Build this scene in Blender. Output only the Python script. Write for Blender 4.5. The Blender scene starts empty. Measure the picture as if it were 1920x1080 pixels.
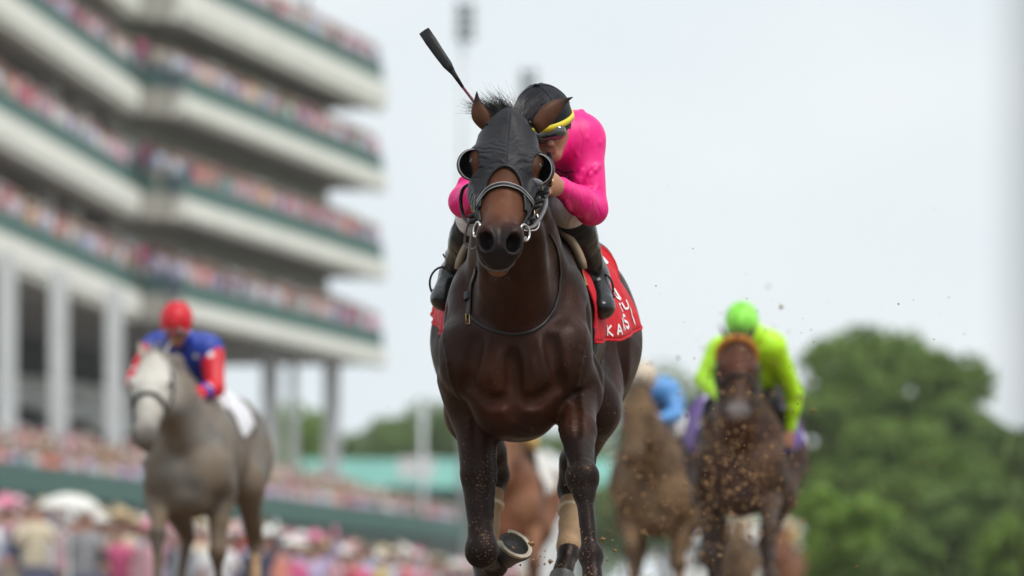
import bpy, math, random
import numpy as np
from mathutils import Vector, Matrix, Euler
R = math.radians
rnd = random.Random(7)
scene = bpy.context.scene
C = scene.collection

# ------------------------------------------------------------------ camera
CAM_Z = 0.08
F_PX = 13000.0
cam_d = bpy.data.cameras.new('camera')
cam = bpy.data.objects.new('camera', cam_d); C.objects.link(cam)
cam.location = (0, 0, CAM_Z); cam.rotation_euler = (R(90), 0, 0)
cam_d.sensor_width = 36.0
cam_d.lens = F_PX * 36.0 / 1920.0
cam_d.shift_y = (1172 - 540) / 1920.0
cam_d.clip_start = 0.5; cam_d.clip_end = 6000
cam_d.dof.use_dof = True
cam_d.dof.focus_distance = 22.6
cam_d.dof.aperture_fstop = 3.6
scene.camera = cam

# ------------------------------------------------------------------ sky (thin overcast)
SUN_EL, SUN_AZ = R(60), R(128)        # high and soft, from behind the right shoulder of the camera
world = bpy.data.worlds.new('World'); scene.world = world
world.use_nodes = True
wn, wl = world.node_tree.nodes, world.node_tree.links
bg = wn['Background']
sky = wn.new('ShaderNodeTexSky'); sky.sky_type = 'NISHITA'; sky.sun_disc = False
sky.sun_elevation = SUN_EL; sky.sun_rotation = SUN_AZ
sc_ = wn.new('ShaderNodeMix'); sc_.data_type = 'RGBA'; sc_.blend_type = 'MULTIPLY'; sc_.inputs[0].default_value = 1
sc_.inputs[7].default_value = (1.0, 1.0, 1.0, 1)
wl.new(sky.outputs[0], sc_.inputs[6])
tc = wn.new('ShaderNodeTexCoord')
mp = wn.new('ShaderNodeMapping'); mp.inputs['Scale'].default_value = (7, 7, 16)
nz = wn.new('ShaderNodeTexNoise'); nz.inputs['Scale'].default_value = 1.0; nz.inputs['Detail'].default_value = 3
wl.new(tc.outputs['Generated'], mp.inputs[0]); wl.new(mp.outputs[0], nz.inputs['Vector'])
cr = wn.new('ShaderNodeValToRGB')
cr.color_ramp.elements[0].position = .36; cr.color_ramp.elements[0].color = (8.2, 9.05, 9.6, 1)
cr.color_ramp.elements[1].position = .64; cr.color_ramp.elements[1].color = (9.3, 9.8, 10.1, 1)
wl.new(nz.outputs[0], cr.inputs[0])
mx = wn.new('ShaderNodeMix'); mx.data_type = 'RGBA'; mx.inputs[0].default_value = .94
wl.new(sc_.outputs[2], mx.inputs[6]); wl.new(cr.outputs[0], mx.inputs[7])
wl.new(mx.outputs[2], bg.inputs['Color'])
bg.inputs['Strength'].default_value = 0.1

sun_d = bpy.data.lights.new('sun', 'SUN'); sun_d.energy = 2.6; sun_d.angle = R(24); sun_d.color = (1, .965, .91)
sun = bpy.data.objects.new('sun', sun_d); C.objects.link(sun)
sd = Vector((math.sin(SUN_AZ) * math.cos(SUN_EL), math.cos(SUN_AZ) * math.cos(SUN_EL), math.sin(SUN_EL)))
sun.rotation_euler = sd.to_track_quat('Z', 'Y').to_euler()
sun.location = sd * 100

vs = scene.view_settings
vs.view_transform = 'Standard'; vs.look = 'None'; vs.exposure = 0.0; vs.gamma = 1.0; vs.use_curve_mapping = False
scene.render.engine = 'CYCLES'
scene.cycles.use_denoising = True
scene.cycles.max_bounces = 6
scene.cycles.caustics_reflective = False; scene.cycles.caustics_refractive = False

# ------------------------------------------------------------------ object helpers
def tag(o, label=None, cat=None, group=None, kind=None):
    if label: o['label'] = label
    if cat: o['category'] = cat
    if group: o['group'] = group
    if kind: o['kind'] = kind
    return o
def empty(name, loc=(0, 0, 0), rz=0.0):
    o = bpy.data.objects.new(name, None); C.objects.link(o)
    o.location = loc; o.rotation_euler = (0, 0, rz); o.empty_display_size = .2
    return o
def raw_mesh(name, V, faces, smooth=True):
    me = bpy.data.meshes.new(name)
    V = np.asarray(V, dtype=np.float32)
    if isinstance(faces, np.ndarray):
        n, k = faces.shape
        me.vertices.add(len(V)); me.vertices.foreach_set('co', V.ravel())
        me.loops.add(n * k); me.loops.foreach_set('vertex_index', faces.astype(np.int32).ravel())
        me.polygons.add(n); me.polygons.foreach_set('loop_start', np.arange(0, n * k, k, dtype=np.int32))
        me.update(calc_edges=True); me.validate()
    else:
        me.from_pydata(V.tolist(), [], faces); me.update()
    if smooth: me.polygons.foreach_set('use_smooth', [True] * len(me.polygons))
    return me
def link(name, me, m, parent=None):
    o = bpy.data.objects.new(name, me); C.objects.link(o)
    if m is not None:
        for mm in (m if isinstance(m, (list, tuple)) else [m]): me.materials.append(mm)
    if parent: o.parent = parent
    return o
class MB:
    """collects simple solids into one mesh"""
    def __init__(s): s.v = []; s.f = []; s.c = []
    def add(s, v, f, col=None):
        n = len(s.v); s.v += [tuple(p) for p in v]; s.f += [tuple(i + n for i in q) for q in f]
        s.c += [col] * len(f); return s
    def box(s, lo, hi, M=None, col=None):
        x0, y0, z0 = lo; x1, y1, z1 = hi
        v = [(x0,y0,z0),(x1,y0,z0),(x1,y1,z0),(x0,y1,z0),(x0,y0,z1),(x1,y0,z1),(x1,y1,z1),(x0,y1,z1)]
        if M is not None: v = [tuple(M @ Vector(p)) for p in v]
        return s.add(v, [(3,2,1,0),(4,5,6,7),(0,1,5,4),(1,2,6,5),(2,3,7,6),(3,0,4,7)], col)
    def bar(s, A, B, side, zlo, zhi):
        """upright prism along the ground line A-B, from offset side[0] to side[1] to the right of the line"""
        A = Vector((A[0], A[1])); B = Vector((B[0], B[1])); d = (B - A).normalized(); n = Vector((d.y, -d.x))
        q = [A + n * side[0], B + n * side[0], B + n * side[1], A + n * side[1]]
        v = [(p.x, p.y, zlo) for p in q] + [(p.x, p.y, zhi) for p in q]
        return s.add(v, [(0,1,2,3),(7,6,5,4),(4,5,1,0),(5,6,2,1),(6,7,3,2),(7,4,0,3)])
    def tube(s, pts, rad, n=8, flat=None, up=None, cap=True):
        pts = [Vector(p) for p in pts]; m = len(pts)
        rad = rad if isinstance(rad, (list, tuple)) else [rad] * m
        vs_, fs = [], []
        pn = None
        for i, p in enumerate(pts):
            t = (pts[min(i + 1, m - 1)] - pts[max(i - 1, 0)]).normalized()
            if up is not None:
                a = Vector(up[i] if isinstance(up, list) else up)
            else:
                a = pn if pn is not None else (Vector((0, 0, 1)) if abs(t.z) < .9 else Vector((1, 0, 0)))
            b = t.cross(a)
            if b.length < 1e-6: b = t.orthogonal()
            b.normalize(); a = b.cross(t).normalized(); pn = a
            ra = rad[i]; fl = 1.0 if flat is None else flat
            for k in range(n):
                w = 2 * math.pi * k / n
                vs_.append(p + b * (ra * math.cos(w)) + a * (ra * fl * math.sin(w)))
        for i in range(m - 1):
            for k in range(n):
                k2 = (k + 1) % n
                fs.append((i*n+k, i*n+k2, (i+1)*n+k2, (i+1)*n+k))
        if cap:
            fs.append(tuple(reversed(range(n)))); fs.append(tuple(range((m-1)*n, m*n)))
        return s.add(vs_, fs)
    def build(s, name, m, parent=None, smooth=False):
        return link(name, raw_mesh(name, s.v, s.f, smooth), m, parent)

# ------------------------------------------------------------------ materials
def nodes_of(m): return m.node_tree.nodes, m.node_tree.links
def mat(name, col, rough=.6, var=.12, scale=8, bump=0.0, bscale=40, metal=0, coat=0, spec=.5, stretch=(1,1,1), **kw):
    m = bpy.data.materials.new(name); m.use_nodes = True
    n, l = nodes_of(m); b = n['Principled BSDF']
    b.inputs['Roughness'].default_value = rough; b.inputs['Metallic'].default_value = metal
    b.inputs['Coat Weight'].default_value = coat; b.inputs['Specular IOR Level'].default_value = spec
    for k, v in kw.items(): b.inputs[k].default_value = v
    t = n.new('ShaderNodeTexCoord'); mp = n.new('ShaderNodeMapping'); mp.inputs['Scale'].default_value = stretch
    l.new(t.outputs['Object'], mp.inputs[0])
    z = n.new('ShaderNodeTexNoise'); z.inputs['Scale'].default_value = scale; z.inputs['Detail'].default_value = 4
    l.new(mp.outputs[0], z.inputs['Vector'])
    r = n.new('ShaderNodeValToRGB')
    r.color_ramp.elements[0].position = .3; r.color_ramp.elements[1].position = .7
    r.color_ramp.elements[0].color = tuple(c * (1 - var) for c in col) + (1,)
    r.color_ramp.elements[1].color = tuple(min(1, c * (1 + var)) for c in col) + (1,)
    l.new(z.outputs[0], r.inputs[0]); l.new(r.outputs[0], b.inputs['Base Color'])
    if bump:
        z2 = n.new('ShaderNodeTexNoise'); z2.inputs['Scale'].default_value = bscale; z2.inputs['Detail'].default_value = 5
        l.new(mp.outputs[0], z2.inputs['Vector'])
        bp = n.new('ShaderNodeBump'); bp.inputs['Strength'].default_value = bump; bp.inputs['Distance'].default_value = .01
        l.new(z2.outputs[0], bp.inputs['Height']); l.new(bp.outputs[0], b.inputs['Normal'])
    return m
def math_node(n, l, op, a, b=None, clamp=False):
    x = n.new('ShaderNodeMath'); x.operation = op; x.use_clamp = clamp
    for i, v in enumerate((a, b)):
        if v is None: continue
        if isinstance(v, (int, float)): x.inputs[i].default_value = v
        else: l.new(v, x.inputs[i])
    return x.outputs[0]
def mapr(n, l, v, a, b, c=0., d=1.):
    x = n.new('ShaderNodeMapRange'); x.interpolation_type = 'SMOOTHSTEP'
    l.new(v, x.inputs[0])
    for i, q in enumerate((a, b, c, d)): x.inputs[i+1].default_value = q
    return x.outputs[0]
def mixc(n, l, f, a, b):
    x = n.new('ShaderNodeMix'); x.data_type = 'RGBA'
    for i, v in ((0, f), (6, a), (7, b)):
        if isinstance(v, (int, float)): x.inputs[i].default_value = v
        elif isinstance(v, tuple): x.inputs[i].default_value = v + (1,)
        else: l.new(v, x.inputs[i])
    return x.outputs[2]
def noise(n, l, vec, scale, detail=4, stretch=None):
    if stretch:
        mp = n.new('ShaderNodeMapping'); mp.inputs['Scale'].default_value = stretch; l.new(vec, mp.inputs[0]); vec = mp.outputs[0]
    z = n.new('ShaderNodeTexNoise'); z.inputs['Scale'].default_value = scale; z.inputs['Detail'].default_value = detail
    l.new(vec, z.inputs['Vector']); return z.outputs[0]
def coat_mat(name, body, warm, dark, mud=(.23,.13,.06), mud_amt=.35, rough=.34, points=(.62, .95), face=None, body_mud=0.0):
    """a horse's coat: body colour, warmer patches, dark lower legs, splashed mud, hair relief"""
    m = bpy.data.materials.new(name); m.use_nodes = True
    n, l = nodes_of(m); b = n['Principled BSDF']
    t = n.new('ShaderNodeTexCoord'); P = t.outputs['Object']
    sx = n.new('ShaderNodeSeparateXYZ'); l.new(P, sx.inputs[0])
    big = noise(n, l, P, 3.2, 3)
    fine = noise(n, l, P, 60, 4, (.5, 1, .25))
    c = mixc(n, l, mapr(n, l, big, .4, .66), body, warm)
    # dark points on the lower legs
    zz = math_node(n, l, 'ADD', sx.outputs['Z'], math_node(n, l, 'MULTIPLY', math_node(n, l, 'SUBTRACT', big, .5), .25))
    legs = mapr(n, l, zz, points[0], points[1], 1, 0)
    c = mixc(n, l, legs, c, dark)
    c = mixc(n, l, math_node(n, l, 'MULTIPLY', mapr(n, l, fine, .35, .7), .35), c, tuple(x * .45 for x in body))
    # mud
    sp = noise(n, l, P, 130, 2)
    spm = mapr(n, l, sp, .60, .67)
    pat = mapr(n, l, noise(n, l, P, 9, 4), .42, .62)
    low = mapr(n, l, sx.outputs['Z'], .35, 1.0, 1.0, .12)
    mk = math_node(n, l, 'MULTIPLY', math_node(n, l, 'MULTIPLY', spm, pat), math_node(n, l, 'MULTIPLY', low, mud_amt))
    c = mixc(n, l, mk, c, mud)
    if body_mud:
        k = math_node(n, l, 'MULTIPLY', mapr(n, l, noise(n, l, P, 5, 6), .35, .62), body_mud)
        c = mixc(n, l, k, c, mud)
    if face:   # coloured muzzle end: dark skin round nostrils and lips
        for (p, r0, r1, fc) in face:
            vm = n.new('ShaderNodeVectorMath'); vm.operation = 'DISTANCE'; l.new(P, vm.inputs[0]); vm.inputs[1].default_value = p
            c = mixc(n, l, mapr(n, l, vm.outputs['Value'], r0, r1, 1, 0), c, fc)
    l.new(c, b.inputs['Base Color'])
    rr = math_node(n, l, 'ADD', mapr(n, l, noise(n, l, P, 14, 5), .3, .7, rough - .07, rough + .14), math_node(n, l, 'MULTIPLY', mk, .4))
    l.new(rr, b.inputs['Roughness'])
    b.inputs['Specular IOR Level'].default_value = .20; b.inputs['Specular Tint'].default_value = tuple(.62 + .38*x/max(warm) for x in warm) + (1,)
    hair = noise(n, l, P, 230, 3, (.35, 1, .18))
    vein = noise(n, l, P, 22, 3)
    h = math_node(n, l, 'ADD', math_node(n, l, 'MULTIPLY', hair, .0016), math_node(n, l, 'MULTIPLY', vein, .006))
    bp = n.new('ShaderNodeBump'); bp.inputs['Strength'].default_value = .4; bp.inputs['Distance'].default_value = 1.0
    l.new(h, bp.inputs['Height']); l.new(bp.outputs[0], b.inputs['Normal'])
    return m
def cloth_mat(name, col, rough=.55, spec=.4, wr=.35, wscale=14, stretch=(1, 1, 1), sheen=.2, patches=None, weave=900):
    m = bpy.data.materials.new(name); m.use_nodes = True
    n, l = nodes_of(m); b = n['Principled BSDF']
    t = n.new('ShaderNodeTexCoord'); P = t.outputs['Object']
    c = mixc(n, l, noise(n, l, P, 6, 3), tuple(x * .86 for x in col), tuple(min(1, x * 1.08) for x in col))
    if patches:
        pc, psc, th = patches
        vo = n.new('ShaderNodeTexVoronoi'); vo.inputs['Scale'].default_value = psc; l.new(P, vo.inputs['Vector'])
        c = mixc(n, l, mapr(n, l, vo.outputs['Distance'], th, th + .04, 1, 0), c, pc)
    l.new(c, b.inputs['Base Color'])
    b.inputs['Roughness'].default_value = rough; b.inputs['Sheen Weight'].default_value = sheen; b.inputs['Specular IOR Level'].default_value = spec
    w = noise(n, l, P, wscale*.55, 2, stretch); w2 = noise(n, l, P, weave, 1); w3 = noise(n, l, P, wscale*1.3, 2, (1, 1.6, .7))
    rd = mapr(n, l, math_node(n, l, 'ABSOLUTE', math_node(n, l, 'SUBTRACT', w, .5)), 0, .09)       # pinched creases
    rd2 = mapr(n, l, math_node(n, l, 'ABSOLUTE', math_node(n, l, 'SUBTRACT', w3, .5)), 0, .10)
    h = math_node(n, l, 'ADD', math_node(n, l, 'MULTIPLY', rd, -.006), math_node(n, l, 'MULTIPLY', w2, .0006))
    h = math_node(n, l, 'ADD', h, math_node(n, l, 'MULTIPLY', rd2, .0022))
    h = math_node(n, l, 'ADD', h, math_node(n, l, 'MULTIPLY', w, .012))
    bp = n.new('ShaderNodeBump'); bp.inputs['Strength'].default_value = wr; bp.inputs['Distance'].default_value = 1.0
    l.new(h, bp.inputs['Height']); l.new(bp.outputs[0], b.inputs['Normal'])
    return m
def attr_mat(name, rough=.8):
    m = bpy.data.materials.new(name); m.use_nodes = True
    n, l = nodes_of(m); b = n['Principled BSDF']
    a = n.new('ShaderNodeAttribute'); a.attribute_name = 'Col'
    t = n.new('ShaderNodeTexCoord')
    c = mixc(n, l, math_node(n, l, 'MULTIPLY', noise(n, l, t.outputs['Object'], 9, 3), .35), a.outputs['Color'], (.12, .11, .11))
    l.new(c, b.inputs['Base Color']); b.inputs['Roughness'].default_value = rough
    return m

# ------------------------------------------------------------------ implicit surfaces: bodies grown from blended tapered limbs
def v3(p): return np.array(p, dtype=np.float64)
class Field:
    def __init__(s): s.p = []
    def cone(s, a, b, ra, rb, k=.03, sc=(1, 1, 1), op=1):
        s.p.append(('c', v3(a), v3(b), ra, rb, k, v3(sc), op, None)); return s
    def ell(s, c, r, k=.03, rot=None, op=1):
        """ellipsoid; rot = 3x3 matrix whose columns are its axes"""
        s.p.append(('e', v3(c), None, v3(r), None, k, None, op, rot)); return s
    def chain(s, pts, rad, k=.02, sc=(1, 1, 1)):
        for i in range(len(pts) - 1): s.cone(pts[i], pts[i+1], rad[i], rad[i+1], k, sc)
        return s
    @staticmethod
    def dist(pr, P):
        t, a, b, ra, rb, k, sc, op, rot = pr
        if t == 'c':
            q = (P - a) / sc; ab = (b - a) / sc
            L = max(float(ab @ ab), 1e-12)
            h = np.clip((q @ ab) / L, 0, 1)
            q = q - h[..., None] * ab
            r = ra + (rb - ra) * h
            k0 = np.sqrt((q * q).sum(-1)) / r
            qs = q / sc
            k1 = np.sqrt((qs * qs).sum(-1)) / (r * r)
            ratio = np.where(k1 > 1e-7, k0 / np.maximum(k1, 1e-7), r * sc.min())
            return ratio * (k0 - 1)
        q = P - a
        if rot is not None: q = q @ np.asarray(rot)
        k0 = np.sqrt(((q / ra) ** 2).sum(-1)); k1 = np.sqrt(((q / (ra * ra)) ** 2).sum(-1))
        ratio = np.where(k1 > 1e-7, k0 / np.maximum(k1, 1e-7), ra.min())
        return ratio * (k0 - 1)
    @staticmethod
    def comb(D, d, k, op):
        if op > 0:
            h = np.maximum(k - np.abs(D - d), 0) / k
            return np.minimum(D, d) - h * h * k * .25
        d = -d
        h = np.maximum(k - np.abs(D - d), 0) / k
        return np.maximum(D, d) + h * h * k * .25
    def bound(s, pr):
        t, a, b, ra, rb, k, sc, op, rot = pr
        if t == 'c':
            r = max(ra, rb) * sc
            return np.minimum(a - r, b - r), np.maximum(a + r, b + r)
        r = ra if rot is None else np.full(3, ra.max())
        return a - r, a + r
    def ev(s, P):
        P = np.asarray(P, dtype=np.float64); D = np.full(P.shape[:-1], 9.0)
        for pr in s.p: D = s.comb(D, s.dist(pr, P), pr[5], pr[7])
        return D
    def bounds(s, pad=.03):
        bs = [s.bound(p) for p in s.p if p[7] > 0]
        return np.min([b[0] for b in bs], 0) - pad, np.max([b[1] for b in bs], 0) + pad
    def grid(s, h, lo=None, hi=None, extra=.03):
        if lo is None: lo, hi = s.bounds(extra + 2 * h)
        lo = v3(lo); hi = v3(hi)
        n = np.ceil((hi - lo) / h).astype(int) + 1
        ax = [lo[i] + h * np.arange(n[i]) for i in range(3)]
        D = np.full(tuple(n), .5, dtype=np.float32)
        for pr in s.p:
            b0, b1 = s.bound(pr); m = pr[5] + extra
            i0 = np.maximum(np.floor((b0 - m - lo) / h).astype(int), 0)
            i1 = np.minimum(np.ceil((b1 + m - lo) / h).astype(int) + 1, n)
            if (i1 <= i0).any(): continue
            X, Y, Z = np.meshgrid(ax[0][i0[0]:i1[0]], ax[1][i0[1]:i1[1]], ax[2][i0[2]:i1[2]], indexing='ij')
            P = np.stack([X, Y, Z], -1)
            sl = (slice(i0[0], i1[0]), slice(i0[1], i1[1]), slice(i0[2], i1[2]))
            D[sl] = s.comb(D[sl], s.dist(pr, P), pr[5], pr[7])
        return D, lo, h, ax
    def project(s, P, off=0.0, it=6):
        P = np.array(P, dtype=np.float64)
        for _ in range(it):
            g = s.grad(P); P = P - (s.ev(P) - off)[..., None] * g * .9
        return P
    def grad(s, P, e=.002):
        P = np.asarray(P, dtype=np.float64)
        g = np.stack([s.ev(P + v3(d) * e) - s.ev(P - v3(d) * e) for d in ((1,0,0),(0,1,0),(0,0,1))], -1)
        return g / np.maximum(np.linalg.norm(g, axis=-1, keepdims=True), 1e-9)
def surface_net(D, lo, h):
    """naive surface nets -> vertices, quads"""
    ins = D < 0
    c = np.zeros(tuple(np.array(D.shape) - 1), dtype=np.uint8)
    for i in (0, 1):
        for j in (0, 1):
            for k in (0, 1):
                c += ins[i:D.shape[0]-1+i, j:D.shape[1]-1+j, k:D.shape[2]-1+k]
    act = (c > 0) & (c < 8)
    I = np.argwhere(act)
    vid = np.full(c.shape, -1, dtype=np.int32); vid[act] = np.arange(len(I))
    acc = np.zeros((len(I), 3)); cnt = np.zeros(len(I))
    cor = [(i, j, k) for i in (0, 1) for j in (0, 1) for k in (0, 1)]
    for a in cor:
        for ax in range(3):
            if a[ax]: continue
            b = list(a); b[ax] = 1
            da = D[I[:,0]+a[0], I[:,1]+a[1], I[:,2]+a[2]]; db = D[I[:,0]+b[0], I[:,1]+b[1], I[:,2]+b[2]]
            cr_ = (da < 0) != (db < 0)
            t = np.where(cr_, da / np.where(cr_, da - db, 1), 0)
            p = np.array(a, dtype=float)[None, :] + np.eye(3)[ax][None, :] * t[:, None]
            acc[cr_] += p[cr_]; cnt[cr_] += 1
    V = lo + h * (I + acc / cnt[:, None])
    Q = []
    for ax in range(3):
        o1, o2 = [(1, 2), (2, 0), (0, 1)][ax]
        sA = [slice(None)] * 3; sB = [slice(None)] * 3
        sA[ax] = slice(0, -1); sB[ax] = slice(1, None)
        a = ins[tuple(sA)]; b = ins[tuple(sB)]
        E = np.argwhere(a != b)
        ok = (E[:, o1] > 0) & (E[:, o2] > 0) & (E[:, o1] < D.shape[o1]-1) & (E[:, o2] < D.shape[o2]-1)
        E = E[ok]
        fl = a[E[:,0], E[:,1], E[:,2]]
        def cell(d1, d2):
            J = E.copy(); J[:, o1] -= d1; J[:, o2] -= d2
            return vid[J[:,0], J[:,1], J[:,2]]
        q = np.stack([cell(1, 1), cell(0, 1), cell(0, 0), cell(1, 0)], 1)
        q[~fl] = q[~fl][:, ::-1]
        Q.append(q)
    Q = np.concatenate(Q); Q = Q[(Q >= 0).all(1)]
    return V, Q
def relax(V, Q, it=1, w=.5):
    for _ in range(it):
        S = np.zeros_like(V); N = np.zeros(len(V))
        for k in range(4):
            for j in (1, 3):
                np.add.at(S, Q[:, k], V[Q[:, (k + j) % 4]]); np.add.at(N, Q[:, k], 1)
        V = V * (1 - w) + w * S / np.maximum(N, 1)[:, None]
    return V
def field_obj(name, D, lo, h, m, parent, it=1, disp=None):
    V, Q = surface_net(D, lo, h); V = relax(V, Q, it)
    if disp is not None: V = disp(V)
    return link(name, raw_mesh(name, V, Q), m, parent)
def near_mesh(F, h, lo, hi):
    D, lo, h, ax = F.grid(h, lo, hi)
    return D, lo, h, ax
def pgrid(ax):
    X, Y, Z = np.meshgrid(*ax, indexing='ij'); return X, Y, Z
# ------------------------------------------------------------------ the leading horse: its own frame is x = forward, y = its left, z = up
ROOT_Y = 23.5; YAW = R(3.0); SY, CY = math.sin(YAW), math.cos(YAW)
ROOT_X = (984 - 960) * ROOT_Y / F_PX
def H(px, py, x):
    """point of the horse's frame that the photograph shows at (px, py), x metres ahead of the girth"""
    y = 0.0
    for _ in range(4):
        Y = ROOT_Y - CY * x - SY * y
        X = (px - 960) * Y / F_PX
        y = (X - ROOT_X + SY * x) / CY
    return (x, y, CAM_Z + (1172 - py) * Y / F_PX)
def heading_rz(yaw):      # rotation that turns local +x to the run direction (towards the camera)
    return math.atan2(-math.cos(yaw), -math.sin(yaw))

HERO = dict(
    fl=dict(elbow=H(1078,745,.50), knee=H(1092,895,.93), fet=H(1108,1042,1.03), hoof=H(1113,1108,1.10), toe=(.5,0,-.9)),
    fr=dict(elbow=H(893,775,.48), knee=H(903,1033,.60), fet=H(928,1062,.36), hoof=H(949,1032,.36), toe=(.1,.8,-.5), dir=(.62,.42,.60)),
    hl=dict(stifle=H(1105,770,-.50), hock=H(1070,918,-.78), fet=H(1066,1035,-.52), hoof=H(1050,1090,-.40), toe=(.6,0,-.8)),
    hr=dict(stifle=H(892,775,-.50), hock=H(930,890,-.76), fet=H(908,1062,-.56), hoof=H(905,1115,-.46), toe=(.5,0,-.9)),
    head=dict(O=H(955,226,1.0), u=(.735,-.012,-.678), roll=R(5)),
)
def head_frame(P):
    O = np.array(P['O']); u = v3(P['u']); u = u / np.linalg.norm(u)
    w0 = v3((0, 1, 0)); w0 = w0 - u * (w0 @ u); w0 /= np.linalg.norm(w0)
    b0 = np.cross(u, w0); b0 = b0 if b0[2] > 0 else -b0
    a = P.get('roll', 0)
    w = w0 * math.cos(a) - b0 * math.sin(a); b = b0 * math.cos(a) + w0 * math.sin(a)
    M = np.eye(4); M[:3, 0] = u; M[:3, 1] = b; M[:3, 2] = w; M[:3, 3] = O
    return M
def latk(a): return 1.17 - .24*min(1, max(0, (a - .26)/.26))
def Hh(a, b, c, M):      # point of the head: a from the poll to the nose, b out of the face, c sideways
    return tuple(M[:3, 3] + M[:3, 0]*(a*.95) + M[:3, 1]*(b*.93) + M[:3, 2]*(c*latk(a)))
def horse_field(P, fine=True):
    F = Field(); s2 = (1, -1)
    # trunk
    F.ell((.34, 0, 1.07), (.36, .215, .37), k=.05)
    F.cone((.10, 0, 1.085), (-.36, 0, 1.125), .250, .270, .08, (1, 1, 1.24))
    F.cone((.27, 0, 1.385), (-.02, 0, 1.365), .085, .085, .12, (1, .62, 1))
    F.cone((-.35, 0, 1.24), (-.66, 0, 1.25), .20, .20, .12, (1, 1.1, 1))
    F.ell((-.72, 0, 1.26), (.34, .25, .215), k=.08)
    F.ell((-1.0, 0, 1.17), (.16, .17, .20), k=.1)
    for s in s2:
        F.ell((-.55, s*.21, 1.31), (.09, .075, .09), k=.09)             # point of the hip
        F.ell((-.82, s*.190, 1.10), (.27, .165, .28), k=.06)            # haunch
        F.cone((-.98, s*.15, 1.12), (-.80, s*.19, .90), .13, .10, .06)
    # haunch down to hind legs
    for q, s in (('hl', 1), ('hr', -1)):
        L = P[q]; st, ho, fe, hf = (v3(L[k]) for k in ('stifle', 'hock', 'fet', 'hoof'))
        F.cone((-.78, s*.20, 1.06), st + v3((0, 0, .03)), .185, .12, .07, (1, .85, 1))
        F.cone(st, st*.35 + ho*.65, .125, .062, .05, (1.1, .8, 1))
        F.cone(st*.35 + ho*.65, ho, .062, .046, .03)
        F.cone(ho + v3((-.045, 0, .045)), ho + v3((-.01, 0, -.07)), .030, .028, .03, (1, .75, 1))
        F.cone(ho, ho*.7 + fe*.3, .047, .033, .025, (1.1, .85, 1))
        F.cone(ho*.7 + fe*.3, fe, .031, .028, .02, (1.15, .85, 1))
        F.ell(fe, (.042, .036, .040), k=.02)
        F.cone(fe, fe*.3 + hf*.7, .033, .036, .02)
    # neck
    hd = P['head']; M = head_frame(hd)
    def h(a, b, c): return v3(Hh(a, b, c, M))
    pol = h(.03, -.10, 0); thr = h(.14, -.20, 0); hy = M[1, 3]
    F.cone((.33, 0, 1.13), (.66, hy*.4, 1.35), .225, .165, .08, (1, .72, 1))
    F.cone((.66, hy*.4, 1.35), pol*.75 + thr*.25, .165, .105, .06, (1, .74, 1))
    F.cone((.50, 0, 1.02), (.80, hy*.5, 1.33), .17, .098, .05, (1, .82, 1))      # front of the neck
    F.cone((.80, hy*.5, 1.33), thr, .098, .082, .04, (1, .85, 1))
    F.cone((.16, 0, 1.42), (.62, hy*.4, 1.57), .055, .055, .05, (1, .6, 1))       # crest
    F.cone((.62, hy*.4, 1.57), h(0, -.03, 0), .055, .058, .05, (1, .7, 1))
    if fine:
        for s in s2:                                                               # neck muscles either side of the windpipe
            F.cone((.54, s*.07, 1.02), (.86, hy*.6 + s*.072, 1.36), .040, .034, .035)
            F.cone((.40, s*.12, 1.18), (.80, hy*.6 + s*.075, 1.43), .07, .05, .03)
    # shoulder, breast
    for s in s2:
        F.cone((.22, s*.085, 1.33), (.60, s*.155, 1.00), .075, .10, .045)
        F.ell((.44, s*.165, 1.02), (.16, .085, .26), k=.03)
        F.ell((.63, s*.150, .955), (.085, .085, .115), k=.03)                    # point of the shoulder
        F.cone((.60, s*.155, .93), v3(P['fl' if s > 0 else 'fr']['elbow']) + v3((0, 0, .06)), .095, .095, .03)
        F.ell((.660, s*.075, .915), (.085, .10, .14), k=.05)                   # pectorals
        F.ell((.635, s*.060, .80), (.085, .080, .095), k=.04)
    F.ell((.52, 0, .80), (.22, .14, .115), k=.04)
    if fine:
        def carve(pts, r=.009, k=.030, op=-1, off=0.0):
            q = F.project(np.array([tuple(p) for p in smooth_path(pts, 10)]), off); m = len(q); r = r if op > 0 else r*.68; n0 = len(F.p)
            for i in range(m - 1):
                f0 = math.sin(math.pi*(i + .3)/m); f1 = math.sin(math.pi*(i + 1.2)/m)
                F.cone(q[i], q[i+1], max(.001, r*f0), max(.001, r*f1), k, op=op)
            F.detail = getattr(F, 'detail', set()) | set(range(n0, len(F.p)))
        carve([(.80, 0, .98), (.80, 0, .88), (.76, 0, .74)], .012, .040)
        for s in s2:
            carve([(.76, s*.015, .83), (.76, s*.08, .815), (.72, s*.15, .87)], .009, .034)
            carve([(.75, s*.125, 1.04), (.76, s*.14, .96), (.72, s*.155, .86)], .010, .036)
            carve([(.50, s*.235, 1.13), (.56, s*.25, 1.0), (.50, s*.25, .86)], .009, .034)
            carve([(.30, s*.22, 1.25), (.42, s*.24, 1.10), (.40, s*.26, .92)], .009, .04)
            carve([(-.62, s*.33, 1.22), (-.58, s*.34, 1.05), (-.60, s*.33, .92)], .010, .04)
            carve([(.74, s*.05, .98), (.77, s*.07, .90), (.75, s*.055, .82)], .0042, .012, 1, -.0012)      # veins
            carve([(.60, s*.22, 1.06), (.66, s*.20, .98), (.66, s*.19, .88), (.62, s*.20, .80)], .0042, .012, 1, -.0012)
            carve([(-.5, s*.3, 1.0), (-.1, s*.3, .86), (.2, s*.28, .90)], .004, .012, 1, -.0012)
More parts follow.
